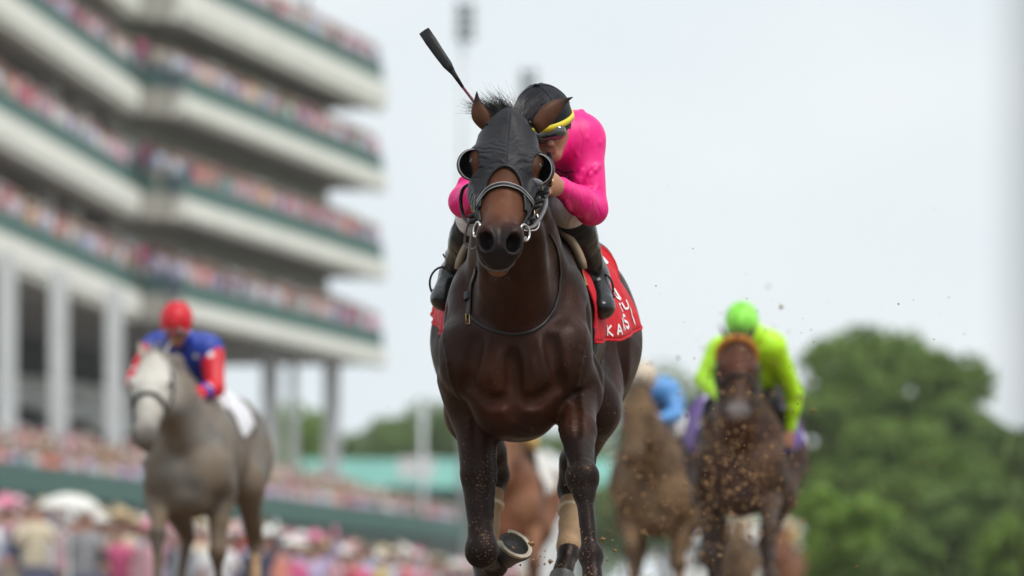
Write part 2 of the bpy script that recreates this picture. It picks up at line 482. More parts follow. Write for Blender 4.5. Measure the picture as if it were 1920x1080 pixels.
    # forelegs
    for q, s in (('fl', 1), ('fr', -1)):
        L = P[q]; el, kn, fe, hf = (v3(L[k]) for k in ('elbow', 'knee', 'fet', 'hoof'))
        d = kn - el
        F.cone((.50, s*.155, .90), el, .11, .088, .04)
        F.cone(el, el + d*.45, .082, .062, .03, (1.1, .88, 1))
        F.cone(el + d*.04 + v3((.035, s*.012, 0)), el + d*.42 + v3((.02, s*.012, 0)), .055, .042, .018)
        F.cone(el + d*.04 + v3((-.03, -s*.018, 0)), el + d*.40 + v3((-.02, -s*.012, 0)), .052, .040, .018)
        F.cone(el + d*.45, kn - d*.12, .058, .040, .02)
        if fine:
            carve([el + v3((.06, 0, .0)), el + d*.25 + v3((.07, s*.005, 0)), el + d*.55 + v3((.06, 0, 0))], .007, .022)
            carve([el + d*.1 + v3((.03, -s*.07, 0)), el + d*.4 + v3((.02, -s*.06, 0)), el + d*.8 + v3((.02, -s*.05, 0))], .0045, .012, 1, -.001)
        F.cone(kn - d*.13, kn, .040, .049, .02)
        F.ell(kn, (.049, .052, .058), k=.02)
        e = (fe - kn); eu = e / np.linalg.norm(e)
        F.cone(kn, kn + e*.22, .046, .034, .02)
        if fine:
            F.ell(kn + v3((.012, .024, .012)), (.026, .024, .028), k=.012); F.ell(kn + v3((.012, -.024, .012)), (.026, .024, .028), k=.012)
            F.ell(kn + eu*.05 + v3((.008, 0, 0)), (.024, .034, .022), k=.014)
        F.cone(kn + e*.22, kn + e*.86, .0285, .0265, .02)
        F.cone(kn + e*.18 + v3((-.022, 0, 0)), kn + e*.9 + v3((-.022, 0, 0)), .017, .019, .012)   # tendon
        F.ell(fe, (.040, .038, .042), k=.02)
        if fine:
            F.ell(fe + v3((-.01, .022, 0)), (.022, .018, .026), k=.012); F.ell(fe + v3((-.01, -.022, 0)), (.022, .018, .026), k=.012)
        F.cone(fe, fe*.25 + hf*.75, .030, .034, .02)
    # head
    def E(a, b, c, r, k=.02, op=1): F.ell(h(a, b, c), (r[0]*.96, r[1]*.96, r[2]*latk(a)), k, M[:3, :3], op)
    def K(p, q, ra, rb, k=.02, op=1): F.cone(h(*p), h(*q), ra, rb, k, op=op)
    E(.05, -.065, 0, (.10, .085, .080), .03)
    E(.16, -.055, 0, (.13, .070, .095), .03)
    K((.22, -.052, 0), (.36, -.050, 0), .066, .052, .03)
    K((.30, -.045, .018), (.50, -.052, .014), .036, .030, .02); K((.30, -.045, -.018), (.50, -.052, -.014), .036, .030, .02)
    for s in s2:
        E(.180, -.042, s*.070, (.056, .034, .036), .022)                         # brow over the eye
        E(.17, -.155, s*.050, (.125, .105, .040), .03)                           # cheek
        K((.22, -.15, s*.045), (.36, -.115, s*.045), .055, .036, .03)
        K((.25, -.065, s*.078), (.40, -.072, s*.052), .017, .012, .02)           # facial crest
        K((.20, -.22, s*.040), (.50, -.150, s*.020), .030, .024, .03)            # jaw bone
        K((.36, -.09, s*.030), (.52, -.10, s*.026), .042, .040, .03)
        K((.56, -.045, s*.043), (.60, -.075, s*.040), .038, .036, .018)          # nostril wings
        E(.205, -.055, s*.108, (.030, .017, .016), .012, -1)                       # eye socket
    K((.50, -.075, 0), (.585, -.085, 0), .052, .046, .03)
    E(.615, -.110, 0, (.032, .034, .050), .02)
    E(.582, -.172, 0, (.040, .024, .037), .016)
    K((.45, -.14, 0), (.57, -.155, 0), .034, .030, .03)
    if fine:
        K((.66, -.142, 0), (.58, -.140, 0), .011, .009, .012, -1)
        for s in s2:
            K((.63, -.142, s*.02), (.55, -.122, s*.055), .008, .005, .010, -1)
            Mo = M[:3, :3]
            # nostril: a comma-shaped opening with a raised rim
            cN = h(.606, -.040, s*.046)
            ax = v3((.82, s*.30, .10)); ax /= np.linalg.norm(ax)
            e1 = v3((-.1, s*.2, 1)); e1 -= ax*(e1 @ ax); e1 /= np.linalg.norm(e1); e2 = np.cross(ax, e1)
            Rm = np.stack([ax, e1, e2], 1)
            ring = [cN + e1*(.034*math.cos(t)) + e2*(.026*math.sin(t)) - ax*.004 for t in np.linspace(0, 2*math.pi, 11)]
            F.chain(ring, [.0075]*11, .012)
            F.ell(cN - ax*.006, (.040, .031, .023), .008, Rm, -1)
    return F, M
def plain(F):          # the same body without creases and veins, for laying straps and cloth on
    G = Field(); G.p = [p for i, p in enumerate(F.p) if i not in getattr(F, 'detail', ())]; return G
def hoof_mesh(top, d, toe, r=.052):
    """tapered horn capsule from the coronet towards the shoe"""
    d = Vector(d).normalized(); f = Vector(toe) - d*Vector(toe).dot(d)
    if f.length < 1e-3: f = d.orthogonal()
    f.normalize(); w = d.cross(f); T = Vector(top); b = MB(); n = 18; V = []; Fs = []
    prof = [(-.012, .76, 0), (.0, .80, 0), (.03, .90, .006), (.062, 1.03, .014), (.066, 1.04, .014), (.066, .86, .012), (.054, .80, .010), (.050, 0.05, .004)]
    for (z, s, off) in prof:
        for k in range(n):
            a = 2*math.pi*k/n
            rr = r*s*(1.0 + .10*math.cos(a))
            V.append(T + d*z + f*(rr*math.cos(a)*1.08 + off) + w*(rr*math.sin(a)))
    for i in range(len(prof)-1):
        for k in range(n): Fs.append((i*n+k, i*n+(k+1) % n, (i+1)*n+(k+1) % n, (i+1)*n+k))
    return b.add(V, Fs)
def shoe_mesh(top, d, toe, r=.052):
    d = Vector(d).normalized(); f = Vector(toe) - d*Vector(toe).dot(d)
    if f.length < 1e-3: f = d.orthogonal()
    f.normalize(); w = d.cross(f); T = Vector(top) + d*.070; b = MB(); V = []; Fs = []; n = 15
    for k in range(n):
        a = R(-140) + R(280)*k/(n-1)
        for (rr, z) in ((1.06, -.004), (1.06, .006), (.82, .006), (.82, -.004)):
            V.append(T + d*z + f*(r*rr*math.cos(a)*1.12 + .014) + w*(r*rr*math.sin(a)))
    for k in range(n-1):
        for j in range(4): Fs.append((k*4+j, k*4+(j+1) % 4, k*4+4+(j+1) % 4, k*4+4+j))
    Fs += [(3, 2, 1, 0), ((n-1)*4, (n-1)*4+1, (n-1)*4+2, (n-1)*4+3)]
    return b.add(V, Fs)
def ear_mesh(base, tip, open_dir, w=.042, L=None, bend=(0, 0, 0)):
    base, tip, bend = Vector(base), Vector(tip), Vector(bend)
    ax = tip - base; o = Vector(open_dir) - ax.normalized()*Vector(open_dir).dot(ax.normalized()); o.normalize()
    side = ax.normalized().cross(o); m, n = 14, 20; V = []; Fs = []
    for i in range(m):
        t = i/(m-1)
        c = base + ax*t + bend*(math.sin(math.pi*t)) 
        ww = w*(.78 + .50*math.sin(math.pi*min(1, t*1.25)))*(1 - t**1.9) + .0012
        dd = ww*.62
        for k in range(n):       # outer shell and cupped inner side
            a = 2*math.pi*k/n
            x = math.cos(a)*ww; y = math.sin(a)*dd
            if y > 0: y *= -.30*min(1, t*3) + .55*(1-min(1, t*3))
            V.append(c + side*x + o*y)
    for i in range(m-1):
        for k in range(n): Fs.append((i*n+k, i*n+(k+1) % n, (i+1)*n+(k+1) % n, (i+1)*n+k))
    Fs.append(tuple(reversed(range(n)))); Fs.append(tuple(range((m-1)*n, m*n)))
    return MB().add(V, Fs)
def hair_mesh(roots, n_each, length, direction, spread, curl, rad=.0011, seg=7, seed=1, droop=.3, sweep=(0, 0, 0)):
    r_ = random.Random(seed); b = MB()
    for (p, dm) in roots:
        for _ in range(n_each):
            q = Vector(p) + Vector((r_.gauss(0, .012), r_.gauss(0, .016), r_.gauss(0, .006)))
            d = (Vector(dm) + Vector((r_.gauss(0, spread), r_.gauss(0, spread), r_.gauss(0, spread)))).normalized()
            L = length*r_.uniform(.55, 1.15); bendv = Vector((r_.gauss(0, curl), r_.gauss(0, curl), r_.gauss(0, curl) - droop)) + Vector(sweep)
            pts = []
            for i in range(seg):
                t = i/(seg-1); pts.append(q + d*(L*t) + bendv*(L*t*t*.5))
            b.tube(pts, [rad*(1 - .8*i/(seg-1)) for i in range(seg)], 3, cap=False)
    return b
def ribbon(F, pts, width, thick=.004, off=.002, n=60, closed=False, proj=True, across=None):
    """a strap laid on the surface F along pts"""
    pts = np.array(pts, dtype=float)
    d = np.r_[0, np.cumsum(np.linalg.norm(np.diff(pts, axis=0), axis=1))]
    # smooth resample
    tt = np.linspace(0, d[-1], n); Q = np.stack([np.interp(tt, d, pts[:, i]) for i in range(3)], 1)
    for _ in range(6): Q[1:-1] = Q[1:-1]*.5 + (Q[:-2] + Q[2:])*.25
    if proj:
        Q = F.project(Q, off); 
        for _ in range(3): Q[1:-1] = Q[1:-1]*.5 + (Q[:-2] + Q[2:])*.25
        N = F.grad(Q)
    else: N = np.tile(v3(across), (n, 1))
    T = np.gradient(Q, axis=0); T /= np.linalg.norm(T, axis=1, keepdims=True)
    B = np.cross(T, N); B /= np.linalg.norm(B, axis=1, keepdims=True); N = np.cross(B, T)
    V = []; Fs = []; hw = width/2
    prof = [(-hw, 0), (-hw, thick*.7), (-hw*.8, thick), (hw*.8, thick), (hw, thick*.7), (hw, 0)]
    m = len(prof)
    for i in range(n):
        for (x, y) in prof: V.append(Q[i] + B[i]*x + N[i]*y)
    for i in range(n-1):
        for j in range(m): Fs.append((i*m+j, i*m+(j+1) % m, (i+1)*m+(j+1) % m, (i+1)*m+j))
    Fs += [tuple(reversed(range(m))), tuple(range((n-1)*m, n*m))]
    return MB().add([tuple(v) for v in V], Fs)
def tube_on(F, pts, rad, off, n=50, sides=8):
    pts = np.array(pts, dtype=float); d = np.r_[0, np.cumsum(np.linalg.norm(np.diff(pts, axis=0), axis=1))]
    tt = np.linspace(0, d[-1], n); Q = np.stack([np.interp(tt, d, pts[:, i]) for i in range(3)], 1)
    for _ in range(5): Q[1:-1] = Q[1:-1]*.5 + (Q[:-2] + Q[2:])*.25
    Q = F.project(Q, off)
    for _ in range(2): Q[1:-1] = Q[1:-1]*.5 + (Q[:-2] + Q[2:])*.25
    return MB().tube([tuple(q) for q in Q], rad, sides)
def smooth_path(pts, n=40):
    """Catmull-Rom"""
    P = [Vector(pts[0])] + [Vector(p) for p in pts] + [Vector(pts[-1])]; out = []
    m = len(pts) - 1; per = max(2, n//m)
    for i in range(m):
        a, b, c, d = P[i], P[i+1], P[i+2], P[i+3]
        for k in range(per):
            t = k/per
            out.append(.5*((2*b) + (c - a)*t + (2*a - 5*b + 4*c - d)*t*t + (3*b - a - 3*c + d)*t**3))
    out.append(Vector(pts[-1])); return out

# coats
FACE = None
M_hero_f = None
_M = head_frame(HERO['head'])
hero_coat = coat_mat('dark_bay_coat', (.0150, .0044, .0021), (.040, .0112, .0044), (.0075, .0060, .0058), mud_amt=.85, rough=.43, points=(.56, .86),
    face=[(Hh(.30, -.03, 0, _M), .06, .30, (.060, .021, .010)), (Hh(.42, -.03, 0, _M), .04, .13, (.115, .042, .020)),
          (Hh(.63, -.10, 0, _M), .078, .128, (.012, .011, .012)), (Hh(.625, -.178, 0, _M), .018, .040, (.20, .10, .045))])
ear_mat = coat_mat('ear_coat', (.075, .030, .016), (.10, .040, .019), (.010, .008, .008), mud_amt=.0, rough=.5, points=(0, .1),
    face=[(H(894,171,.97), .02, .065, (.008, .007, .007)), (H(1074,182,.90), .02, .085, (.008, .007, .007))])
m_black_hair = mat('black_hair', (.012, .010, .010), .45, .3)
m_hoof = mat('dark_horn', (.055, .052, .050), .45, .35, 30, .3, 90)
m_shoe = mat('worn_shoe_metal', (.42, .36, .27), .42, .2, 40, .2, 120, metal=.7)
m_leather = mat('black_leather', (.007, .007, .0075), .38, .2, 60, .25, 300, coat=.05, spec=.3)
m_piping = mat('pale_stitching', (.36, .36, .37), .55, .2)
m_strap_grey = mat('grey_rubber_rein', (.13, .13, .14), .45, .2, 60, .2, 200)
m_steel = mat('polished_steel', (.62, .61, .58), .25, .1, metal=1)
m_brass = mat('brass_buckle', (.55, .40, .16), .3, .1, metal=1)
m_eye = mat('eye', (.006, .004, .003), .06, .1, coat=1)
m_bandage = mat('tan_bandage', (.36, .225, .12), .75, .2, 14, .5, 160)
m_tape = mat('pale_tape', (.62, .50, .34), .6, .15)
m_tan_pad = mat('tan_foam_pad', (.30, .235, .155), .7, .16, 10, .25, 220)
m_tan_inner = mat('ochre_pad_lining', (.30, .175, .06), .75, .2, 12, .3, 150)
m_red = cloth_mat('red_cloth', (.56, .004, .014), rough=.62, wr=.5, wscale=11, stretch=(1, 1, .6), sheen=.03, spec=.25)
m_white_print = mat('white_print', (.80, .78, .78), .6, .04)
m_black_cloth = cloth_mat('black_cloth', (.008, .008, .010), rough=.6, wr=.3, sheen=.02, spec=.2)
def nylon_mat():
    m = bpy.data.materials.new('black_nylon_hood'); m.use_nodes = True
    n, l = nodes_of(m); b = n['Principled BSDF']
    t = n.new('ShaderNodeTexCoord'); P = t.outputs['Object']; s = n.new('ShaderNodeSeparateXYZ'); l.new(P, s.inputs[0])
    A, W = s.outputs['X'], s.outputs['Z']
    absw = math_node(n, l, 'ABSOLUTE', W)
    # pull folds running out from the centre seam
    ph = math_node(n, l, 'ADD', math_node(n, l, 'MULTIPLY', A, 230.), math_node(n, l, 'MULTIPLY', absw, 130.))
    ph = math_node(n, l, 'ADD', ph, math_node(n, l, 'MULTIPLY', noise(n, l, P, 16, 3), 16.))
    wv = math_node(n, l, 'SINE', ph)
    amp = math_node(n, l, 'MULTIPLY', mapr(n, l, A, .07, .20), mapr(n, l, noise(n, l, P, 20, 2), .38, .62))
    wv = math_node(n, l, 'MULTIPLY', wv, math_node(n, l, 'MULTIPLY', amp, .0026))
    seam = math_node(n, l, 'MULTIPLY', mapr(n, l, absw, .0, .004, 1, 0), -.0015)
    st = math_node(n, l, 'MULTIPLY', math_node(n, l, 'SINE', math_node(n, l, 'MULTIPLY', A, 900.)), math_node(n, l, 'MULTIPLY', mapr(n, l, absw, .004, .010, 1, 0), .0005))
    soft = math_node(n, l, 'MULTIPLY', noise(n, l, P, 24, 4), .005)
    h = math_node(n, l, 'ADD', math_node(n, l, 'ADD', wv, seam), math_node(n, l, 'ADD', soft, st))
    bp = n.new('ShaderNodeBump'); bp.inputs['Strength'].default_value = .9; bp.inputs['Distance'].default_value = 1.0
    l.new(h, bp.inputs['Height']); l.new(bp.outputs[0], b.inputs['Normal'])
    b.inputs['Specular IOR Level'].default_value = .22; b.inputs['Base Color'].default_value = (.0115, .011, .0145, 1); b.inputs['Roughness'].default_value = .5
    b.inputs['Sheen Weight'].default_value = .05
    return m
m_hood = nylon_mat()

def make_horse(name, label, loc, P, coat, voxel, yaw=YAW, group=None, hoofm=None, ear_m=None, tail=True, hero=False, hair=None, bandages=()):
    root = empty(name, loc, heading_rz(yaw)); tag(root, label, 'horse', group)
    F, M = horse_field(P, fine=hero)
    D, lo, hh, ax = F.grid(voxel)
    body = field_obj('body', D, lo, hh, coat, root, it=1 if hero else 2)
    F = plain(F)
    h = lambda a, b, c: Hh(a, b, c, M)
    for q in ('fl', 'fr', 'hl', 'hr'):
        L = P[q]; fe, hf = Vector(L['fet']), Vector(L['hoof'])
        d = (hf - fe).normalized()
        hm = hoof_mesh(hf - d*.02, L.get('dir', d*.6 + Vector((0, 0, -.4)) if 'dir' not in L else L['dir']), L['toe'], .054)
        ho = hm.build('hoof', hoofm or m_hoof, root, True)
        if hero: shoe_mesh(hf - d*.02, L.get('dir', d*.6 + Vector((0, 0, -.4))), L['toe'], .054).build('horseshoe', m_shoe, ho)
    em = ear_m or coat
    ears = P.get('ears') or [(h(-.01, -.02, .055), h(-.17, -.02, .085), (0, .3, -.2)), (h(-.01, -.02, -.055), h(-.17, -.02, -.085), (0, -.3, -.2))]
    for (b0, t0, o0) in ears[:2]:
        bend = ears[2][0 if b0 is ears[0][0] else 1] if len(ears) > 2 else (0, 0, 0)
        ear_mesh(b0, t0, o0, .0275, bend=bend).build('ear', em, root, True)
    for s in (1, -1):
        c = F.project(v3(h(.205, -.055, s*.13)), -.0095)
        e = MB(); n_ = 14; V = []; Fs = []
        for i in range(9):
            for k in range(n_):
                a = math.pi*i/8; w = 2*math.pi*k/n_
                V.append((c[0] + .0185*math.sin(a)*math.cos(w)*1.15, c[1] + .0185*math.sin(a)*math.sin(w), c[2] + .0185*math.cos(a)))
        for i in range(8):
            for k in range(n_): Fs.append((i*n_+k, i*n_+(k+1) % n_, (i+1)*n_+(k+1) % n_, (i+1)*n_+k))
        e.add(V, Fs).build('eye', m_eye, root, True)
    hr = hair or m_black_hair; hd_y = P['head']['O'][1]
    if not hero:
        hair_mesh([(h(-.02, .0, s*.01), (.1, s*.3, .6)) for s in (1, -1)], 14, .12, None, .35, .4, .003, 5, 3).build('forelock', hr, root)
    if tail:
        tb = hair_mesh([((-1.13, 0, 1.20), (-1, 0, .1)), ((-1.15, .02, 1.17), (-1, .1, -.0)), ((-1.15, -.02, 1.17), (-1, -.1, -.1))], 60, .62, None, .08, .15, .004, 7, 5, droop=.35)
        tb.build('tail', hr, root)
    mr = []
    for i in range(9):
        q = F.project(v3((.22 + .085*i, hd_y*i/9, 1.42 + (P['head']['O'][2] - 1.50)*i/8 + .12)), -.004); mr.append((tuple(q), (-.8, -.5, .25)))
    hair_mesh(mr, 26, .10, None, .16, .3, .0016, 5, 9, droop=1.0).build('mane', hr, root)
    for (q, bm_, t0, t1) in bandages:
        a, b = v3(P[q]['hock' if q[0] == 'h' else 'knee']), v3(P[q]['fet'])
        e = b - a
        G = Field(); G.chain([a + e*t0, a + e*(t0*.5+t1*.5), a + e*t1], [.040, .037, .048], .02, (1.12, .92, 1))
        Dg, l2, h2, _ = G.grid(max(.006, voxel*.7))
        bo = field_obj('leg_bandage', Dg, l2, h2, bm_, root)
        if hero:
            MB().tube([tuple(a + e*(t0 + .10)), tuple(a + e*(t0 + .14))], .043, 16).build('tape', m_tape, bo, True)
    return root, F, M, body
# ------------------------------------------------------------------ riders
def frame_from(f, up):
    f = v3(f); f /= np.linalg.norm(f); u = v3(up); u = u - f*(u @ f); u /= np.linalg.norm(u)
    M = np.eye(3); M[:, 0] = f; M[:, 1] = np.cross(u, f); M[:, 2] = u
    return M
HJ = dict(
    head=H(1021,230,.56), face=(.92,.16,-.36), up=(.1,-.22,1), neck=H(1040,250,.40),
    shl=H(1092,262,.37), shr=H(962,270,.36), ell=H(1109,392,.45), elr=H(872,378,.48),
    wrl=H(1052,352,.70), wrr=H(925,348,.72), hnl=(.9,-.45,.1), hnr=(.9,.5,.1),
    chest=H(1025,315,.18), pel=H(1005,325,-.16),
    knl=H(1066,388,.33), knr=H(893,404,.34), anl=H(1114,518,.0), anr=H(852,515,.0), tol=H(1128,576,.13), tor=H(832,560,.12),
)
m_skin = mat('skin', (.42, .20, .125), .5, .08, 20, .1, 200, **{'Subsurface Weight': .1, 'Subsurface Radius': (.01, .004, .002)})
m_skin_d = mat('tanned_skin', (.33, .15, .085), .5, .08, 20, .1, 200)
m_boot = mat('black_patent_boot', (.006, .006, .007), .30, .2, 30, .4, 34, coat=.25, spec=.3)
m_lens = mat('goggle_lens', (.05, .055, .055), .05, .1, coat=1)
m_breeches = cloth_mat('white_breeches', (.72, .70, .74), rough=.55, wr=.45, wscale=16)
def torso_prims(F, J, g=0.0, arms=True, k=.05, waist=0.0):
    pe, ch, nk = v3(J['pel']), v3(J['chest']), v3(J['neck'])
    F.cone(pe*(1-waist) + ch*waist, ch, .112 + g, .130 + g, k, (1, 1.12, .92)); F.cone(ch, nk*.7 + ch*.3, .135 + g, .10 + g, k, (1, 1.25, .9))
    sl, sr = v3(J['shl']), v3(J['shr'])
    F.cone(sl*.8 + sr*.2, sl*.2 + sr*.8, .078 + g, .078 + g, k)
    F.cone(ch, sl*.85 + nk*.15, .10 + g, .066 + g, k); F.cone(ch, sr*.85 + nk*.15, .10 + g, .066 + g, k)
    if arms:
        for q in 'lr': arm_prims(F, J, q, g)
def arm_prims(F, J, q, g=0.0, wrist=1.0):
    sh, el, wr = v3(J['sh'+q]), v3(J['el'+q]), v3(J['wr'+q])
    F.cone(sh, el, .058 + g, .041 + g, .03); F.cone(el, el*.65 + wr*.35, .041 + g, .042 + g, .02)
    F.cone(el*.65 + wr*.35, el + (wr - el)*wrist, .042 + g, .028 + g, .02)
def leg_prims(F, J, q, g=0.0):
    pe, kn, an = v3(J['pel']), v3(J['kn'+q]), v3(J['an'+q]); s = 1 if q == 'l' else -1
    hip = pe + v3((-.02, s*.09, -.05))
    F.cone(hip, kn, .082 + g, .058 + g, .04); return hip, kn, an
def hand_prims(F, J, q, k=.006):
    wr = v3(J['wr'+q]); d = v3(J['hn'+q]); d /= np.linalg.norm(d); s = 1 if q == 'l' else -1
    up = v3((0, 0, 1)); up -= d*(up @ d); up /= np.linalg.norm(up); side = np.cross(d, up)*1.0     # knuckles up, closed fist round the rein
    inn = side*(-s) if (side @ v3((0, 1, 0)))*s > 0 else side*s
    F.cone(wr, wr + d*.035, .026, .030, .015, (1, .9, 1))
    pc = wr + d*.055
    F.ell(pc, (.038, .024, .040), k=.012, rot=np.stack([d, np.cross(up, d), up], 1))
    for i in range(4):
        o = pc + up*(.030 - .020*i) + d*.024; r = .0105 - .0008*abs(i - 1.2)
        L = (.036, .040, .038, .031)[i]
        p1 = o + d*L*.6 - inn*.006; p2 = p1 + inn*.030 + d*.004; p3 = p2 - d*.028
        F.chain([o, p1, p2, p3], [r*1.05, r, r*.95, r*.85], k)
    t0 = wr + d*.03 + up*.02; t1 = t0 + up*.022 + d*.028 + inn*.012; t2 = t1 + d*.026 + inn*.014 - up*.004
    F.chain([t0, t1, t2], [.014, .012, .010], k)
    return pc
def rider_helmet(root, J, hm, rim=None, band=None, panels=True):
    c = v3(J['head']); Mh = frame_from(J['face'], J.get('up', (0, 0, 1)))
    def g(f, s, u): return c + Mh @ v3((f, s, u))
    G = Field()
    G.ell(g(-.010, 0, .022), (.122, .096, .106), k=.01, rot=Mh)
    D, lo, h, ax = G.grid(.006)
    X, Y, Z = pgrid(ax); Pp = (np.stack([X, Y, Z], -1) - c) @ Mh
    cut = -(Pp[..., 2] + .012 - .10*np.clip(-Pp[..., 0] - .02, -.03, .2)*.6)
    shell = np.maximum(D, cut); inner = -(D + .012); shell = np.maximum(shell, inner)
    o = field_obj('helmet', shell, lo, h, hm, root, 1)
    if panels:
        b = MB()
        for a in (0, 60, 120, 180, 240, 300):
            pts = []
            for i in range(13):
                t = R(2 + i*6.4); x, y = math.sin(t)*math.cos(R(a+30)), math.sin(t)*math.sin(R(a+30))
                pts.append(tuple(g(-.010 + .1225*x, .0965*y, .022 + .1065*math.cos(t))))
            b.tube(pts, .0016, 5)
        b.build('helmet_seam', m_black_cloth if rim is None else rim, o, True)
        bt = Field(); bt.ell(g(-.010, 0, .130), (.012, .012, .005)); D, lo, h, ax = bt.grid(.002); field_obj('button', D, lo, h, hm, o, 1)
    # peak
    pk = MB(); V = []; Fs = []; n = 17
    for i in range(n):
        a = R(-62) + R(124)*i/(n-1); ca, sa = math.cos(a), math.sin(a)
        for (rr, zz) in ((1.0, .0), (1.13*(.78+.22*ca), -.010), (1.13*(.78+.22*ca), -.016), (1.0, -.008)):
            V.append(tuple(g(-.010 + .120*ca*rr, .094*sa*min(rr, 1.12), .004 + zz)))
    for i in range(n-1):
        for j in range(4): Fs.append((i*4+j, i*4+(j+1) % 4, i*4+4+(j+1) % 4, i*4+4+j))
    Fs += [(3, 2, 1, 0), ((n-1)*4, (n-1)*4+1, (n-1)*4+2, (n-1)*4+3)]
    pk.add(V, Fs).build('helmet_peak', rim or hm, o, True)
    if band:
        pts = [tuple(g(-.010 + .1245*math.cos(R(a)), .0985*math.sin(R(a)), .008 + .006*math.cos(R(a)))) for a in range(-115, 116, 10)]
        nb = MB(); V = []; Fs = []; m = len(pts)
        for p in pts:
            p = v3(p); out = p - c; out -= Mh[:, 2]*(out @ Mh[:, 2]); out /= np.linalg.norm(out)
            for (o_, z_) in ((0, -.010), (.004, -.010), (.003, .010), (-.002, .010)): V.append(tuple(p + out*o_ + Mh[:, 2]*z_))
        for i in range(m-1):
            for j in range(4): Fs.append((i*4+j, i*4+(j+1) % 4, i*4+4+(j+1) % 4, i*4+4+j))
        nb.add(V, Fs).build('helmet_band', band, o, True)
    return g, Mh
def make_rider(label, loc, J, silks, helmet, breeches=None, voxel=.006, yaw=YAW, sleeves=None, skin=None, hero=False, rim=None, band=None, boots=None, collar=None, group=None):
    root = empty('person', loc, heading_rz(yaw)); tag(root, label, 'jockey', group)
    skin = skin or m_skin; breeches = breeches or m_breeches; boots = boots or m_boot
    c = v3(J['head']); Mh = frame_from(J['face'], J.get('up', (0, 0, 1)))
    def g(f, s, u): return c + Mh @ v3((f, s, u))
    B = Field(); torso_prims(B, J)
    for q in 'lr':
        hip, kn, an = leg_prims(B, J, q)
        B.cone(kn, an, .052, .036, .03); to = v3(J['to'+q]); B.cone(an, to, .036, .030, .02)
        hand_prims(B, J, q)
    B.cone(v3(J['neck']), g(-.02, 0, -.06), .062, .055, .03)
    B.ell(g(-.008, 0, .01), (.098, .076, .098), k=.01, rot=Mh)
    B.cone(g(.03, 0, -.05), g(.062, 0, -.092), .058, .026, .03)
    B.cone(g(.02, .035, -.05), g(.058, .012, -.095), .03, .02, .02); B.cone(g(.02, -.035, -.05), g(.058, -.012, -.095), .03, .02, .02)
    B.cone(g(.088, 0, -.005), g(.108, 0, -.040), .009, .014, .012)               # nose
    B.ell(g(.092, 0, -.064), (.010, .022, .007), k=.008, rot=Mh); B.ell(g(.089, 0, -.074), (.010, .018, .007), k=.006, rot=Mh)   # lips
    B.cone(g(.10, .02, -.069), g(.10, -.02, -.069), .002, .002, .004, op=-1)
    for s in (1, -1):
        B.ell(g(.088, s*.032, -.004), (.016, .020, .013), k=.014, rot=Mh, op=-1)
        B.ell(g(.078, s*.032, -.004), (.013, .013, .013), k=.004, rot=Mh)
        B.ell(g(-.012, s*.079, -.018), (.018, .008, .030), k=.008, rot=Mh)
    D, lo, h, ax = B.grid(voxel)
    field_obj('body', D, lo, h, skin, root, 1)
    rider_helmet(root, J, helmet, rim, band, True)
    # goggles
    gl = Field(); gl.cone(g(.090, .030, -.010), g(.090, -.030, -.012), .031, .031, .01, (1, 1, .9))
    D, lo, h, ax = gl.grid(max(.004, voxel*.6)); o = field_obj('goggles', D, lo, h, m_lens, root, 1)
    pts = [tuple(g(.098*math.cos(R(a)) + .002, .088*math.sin(R(a)), .004)) for a in range(35, 326, 10)]
    MB().tube(pts, .010, 6, flat=.3, up=tuple(Mh[:, 0])).build('strap', m_black_cloth, o, True)
    # silks: loose shirt over trunk and arms, gathered at neck, cuffs and waist
    S = Field(); torso_prims(S, J, .012, arms=False, k=.05, waist=.30)
    for q in 'lr':
        sh, el, wr = v3(J['sh'+q]), v3(J['el'+q]), v3(J['wr'+q])
        S.cone(sh, el, .070, .052, .035); S.cone(el, el*.6 + wr*.4, .052, .048, .02); S.cone(el*.6 + wr*.4, el*.04 + wr*.96, .048, .033, .02)
        if hero:      # folds of cloth pulled round the bent elbow and along the sleeve
            ax_ = el - sh; L = np.linalg.norm(ax_); ax_ /= L; r_ = random.Random(5 if q == 'l' else 6)
            for i in range(9):
                t = r_.uniform(.05, .95); cc = sh + (el - sh)*t; e1 = np.cross(ax_, v3((1, 0, 0))); e1 /= np.linalg.norm(e1); e2 = np.cross(ax_, e1)
                a0 = r_.uniform(0, 6.28); rr = .068 - .016*t
                pts = [cc + ax_*(.035*(j-2)*.5) + (e1*math.cos(a0 + j*.30) + e2*math.sin(a0 + j*.30))*rr for j in range(5)]
                S.chain(pts, [.003, .008, .010, .008, .003], .009)
            fx = wr - el; fx /= np.linalg.norm(fx)
            for i in range(6):
                t = r_.uniform(.1, .85); cc = el + (wr - el)*t; e1 = np.cross(fx, v3((0, 0, 1))); e1 /= np.linalg.norm(e1); e2 = np.cross(fx, e1)
                a0 = r_.uniform(0, 6.28); rr = .047 - .012*t
                pts = [cc + fx*(.030*(j-2)) + (e1*math.cos(a0 + j*.22) + e2*math.sin(a0 + j*.22))*rr for j in range(5)]
                S.chain(pts, [.002, .006, .008, .006, .002], .008)
    S.cone(v3(J['neck']), g(-.03, 0, -.085), .074, .066, .03)
    if hero:
        r_ = random.Random(3); sl, sr, ch = v3(J['shl']), v3(J['shr']), v3(J['chest'])
        for i in range(14):
            s0 = sl if i % 2 else sr; a = s0*.6 + v3(J['neck'])*.4 + v3([r_.uniform(-.05, .05) for _ in range(3)]); b_ = ch + v3([r_.uniform(-.10, .10), r_.uniform(-.10, .10), r_.uniform(-.05, .12)])
            pts = [a + (b_ - a)*t for t in np.linspace(.1, .9, 6)]
            pts = S.project(np.array(pts), -.001)
            S.chain(list(pts), [.003, .007, .009, .008, .006, .003], .010)
    D, lo, h, ax = S.grid(voxel*.9)
    so = field_obj('silk_shirt', D, lo, h, silks, root, 1)
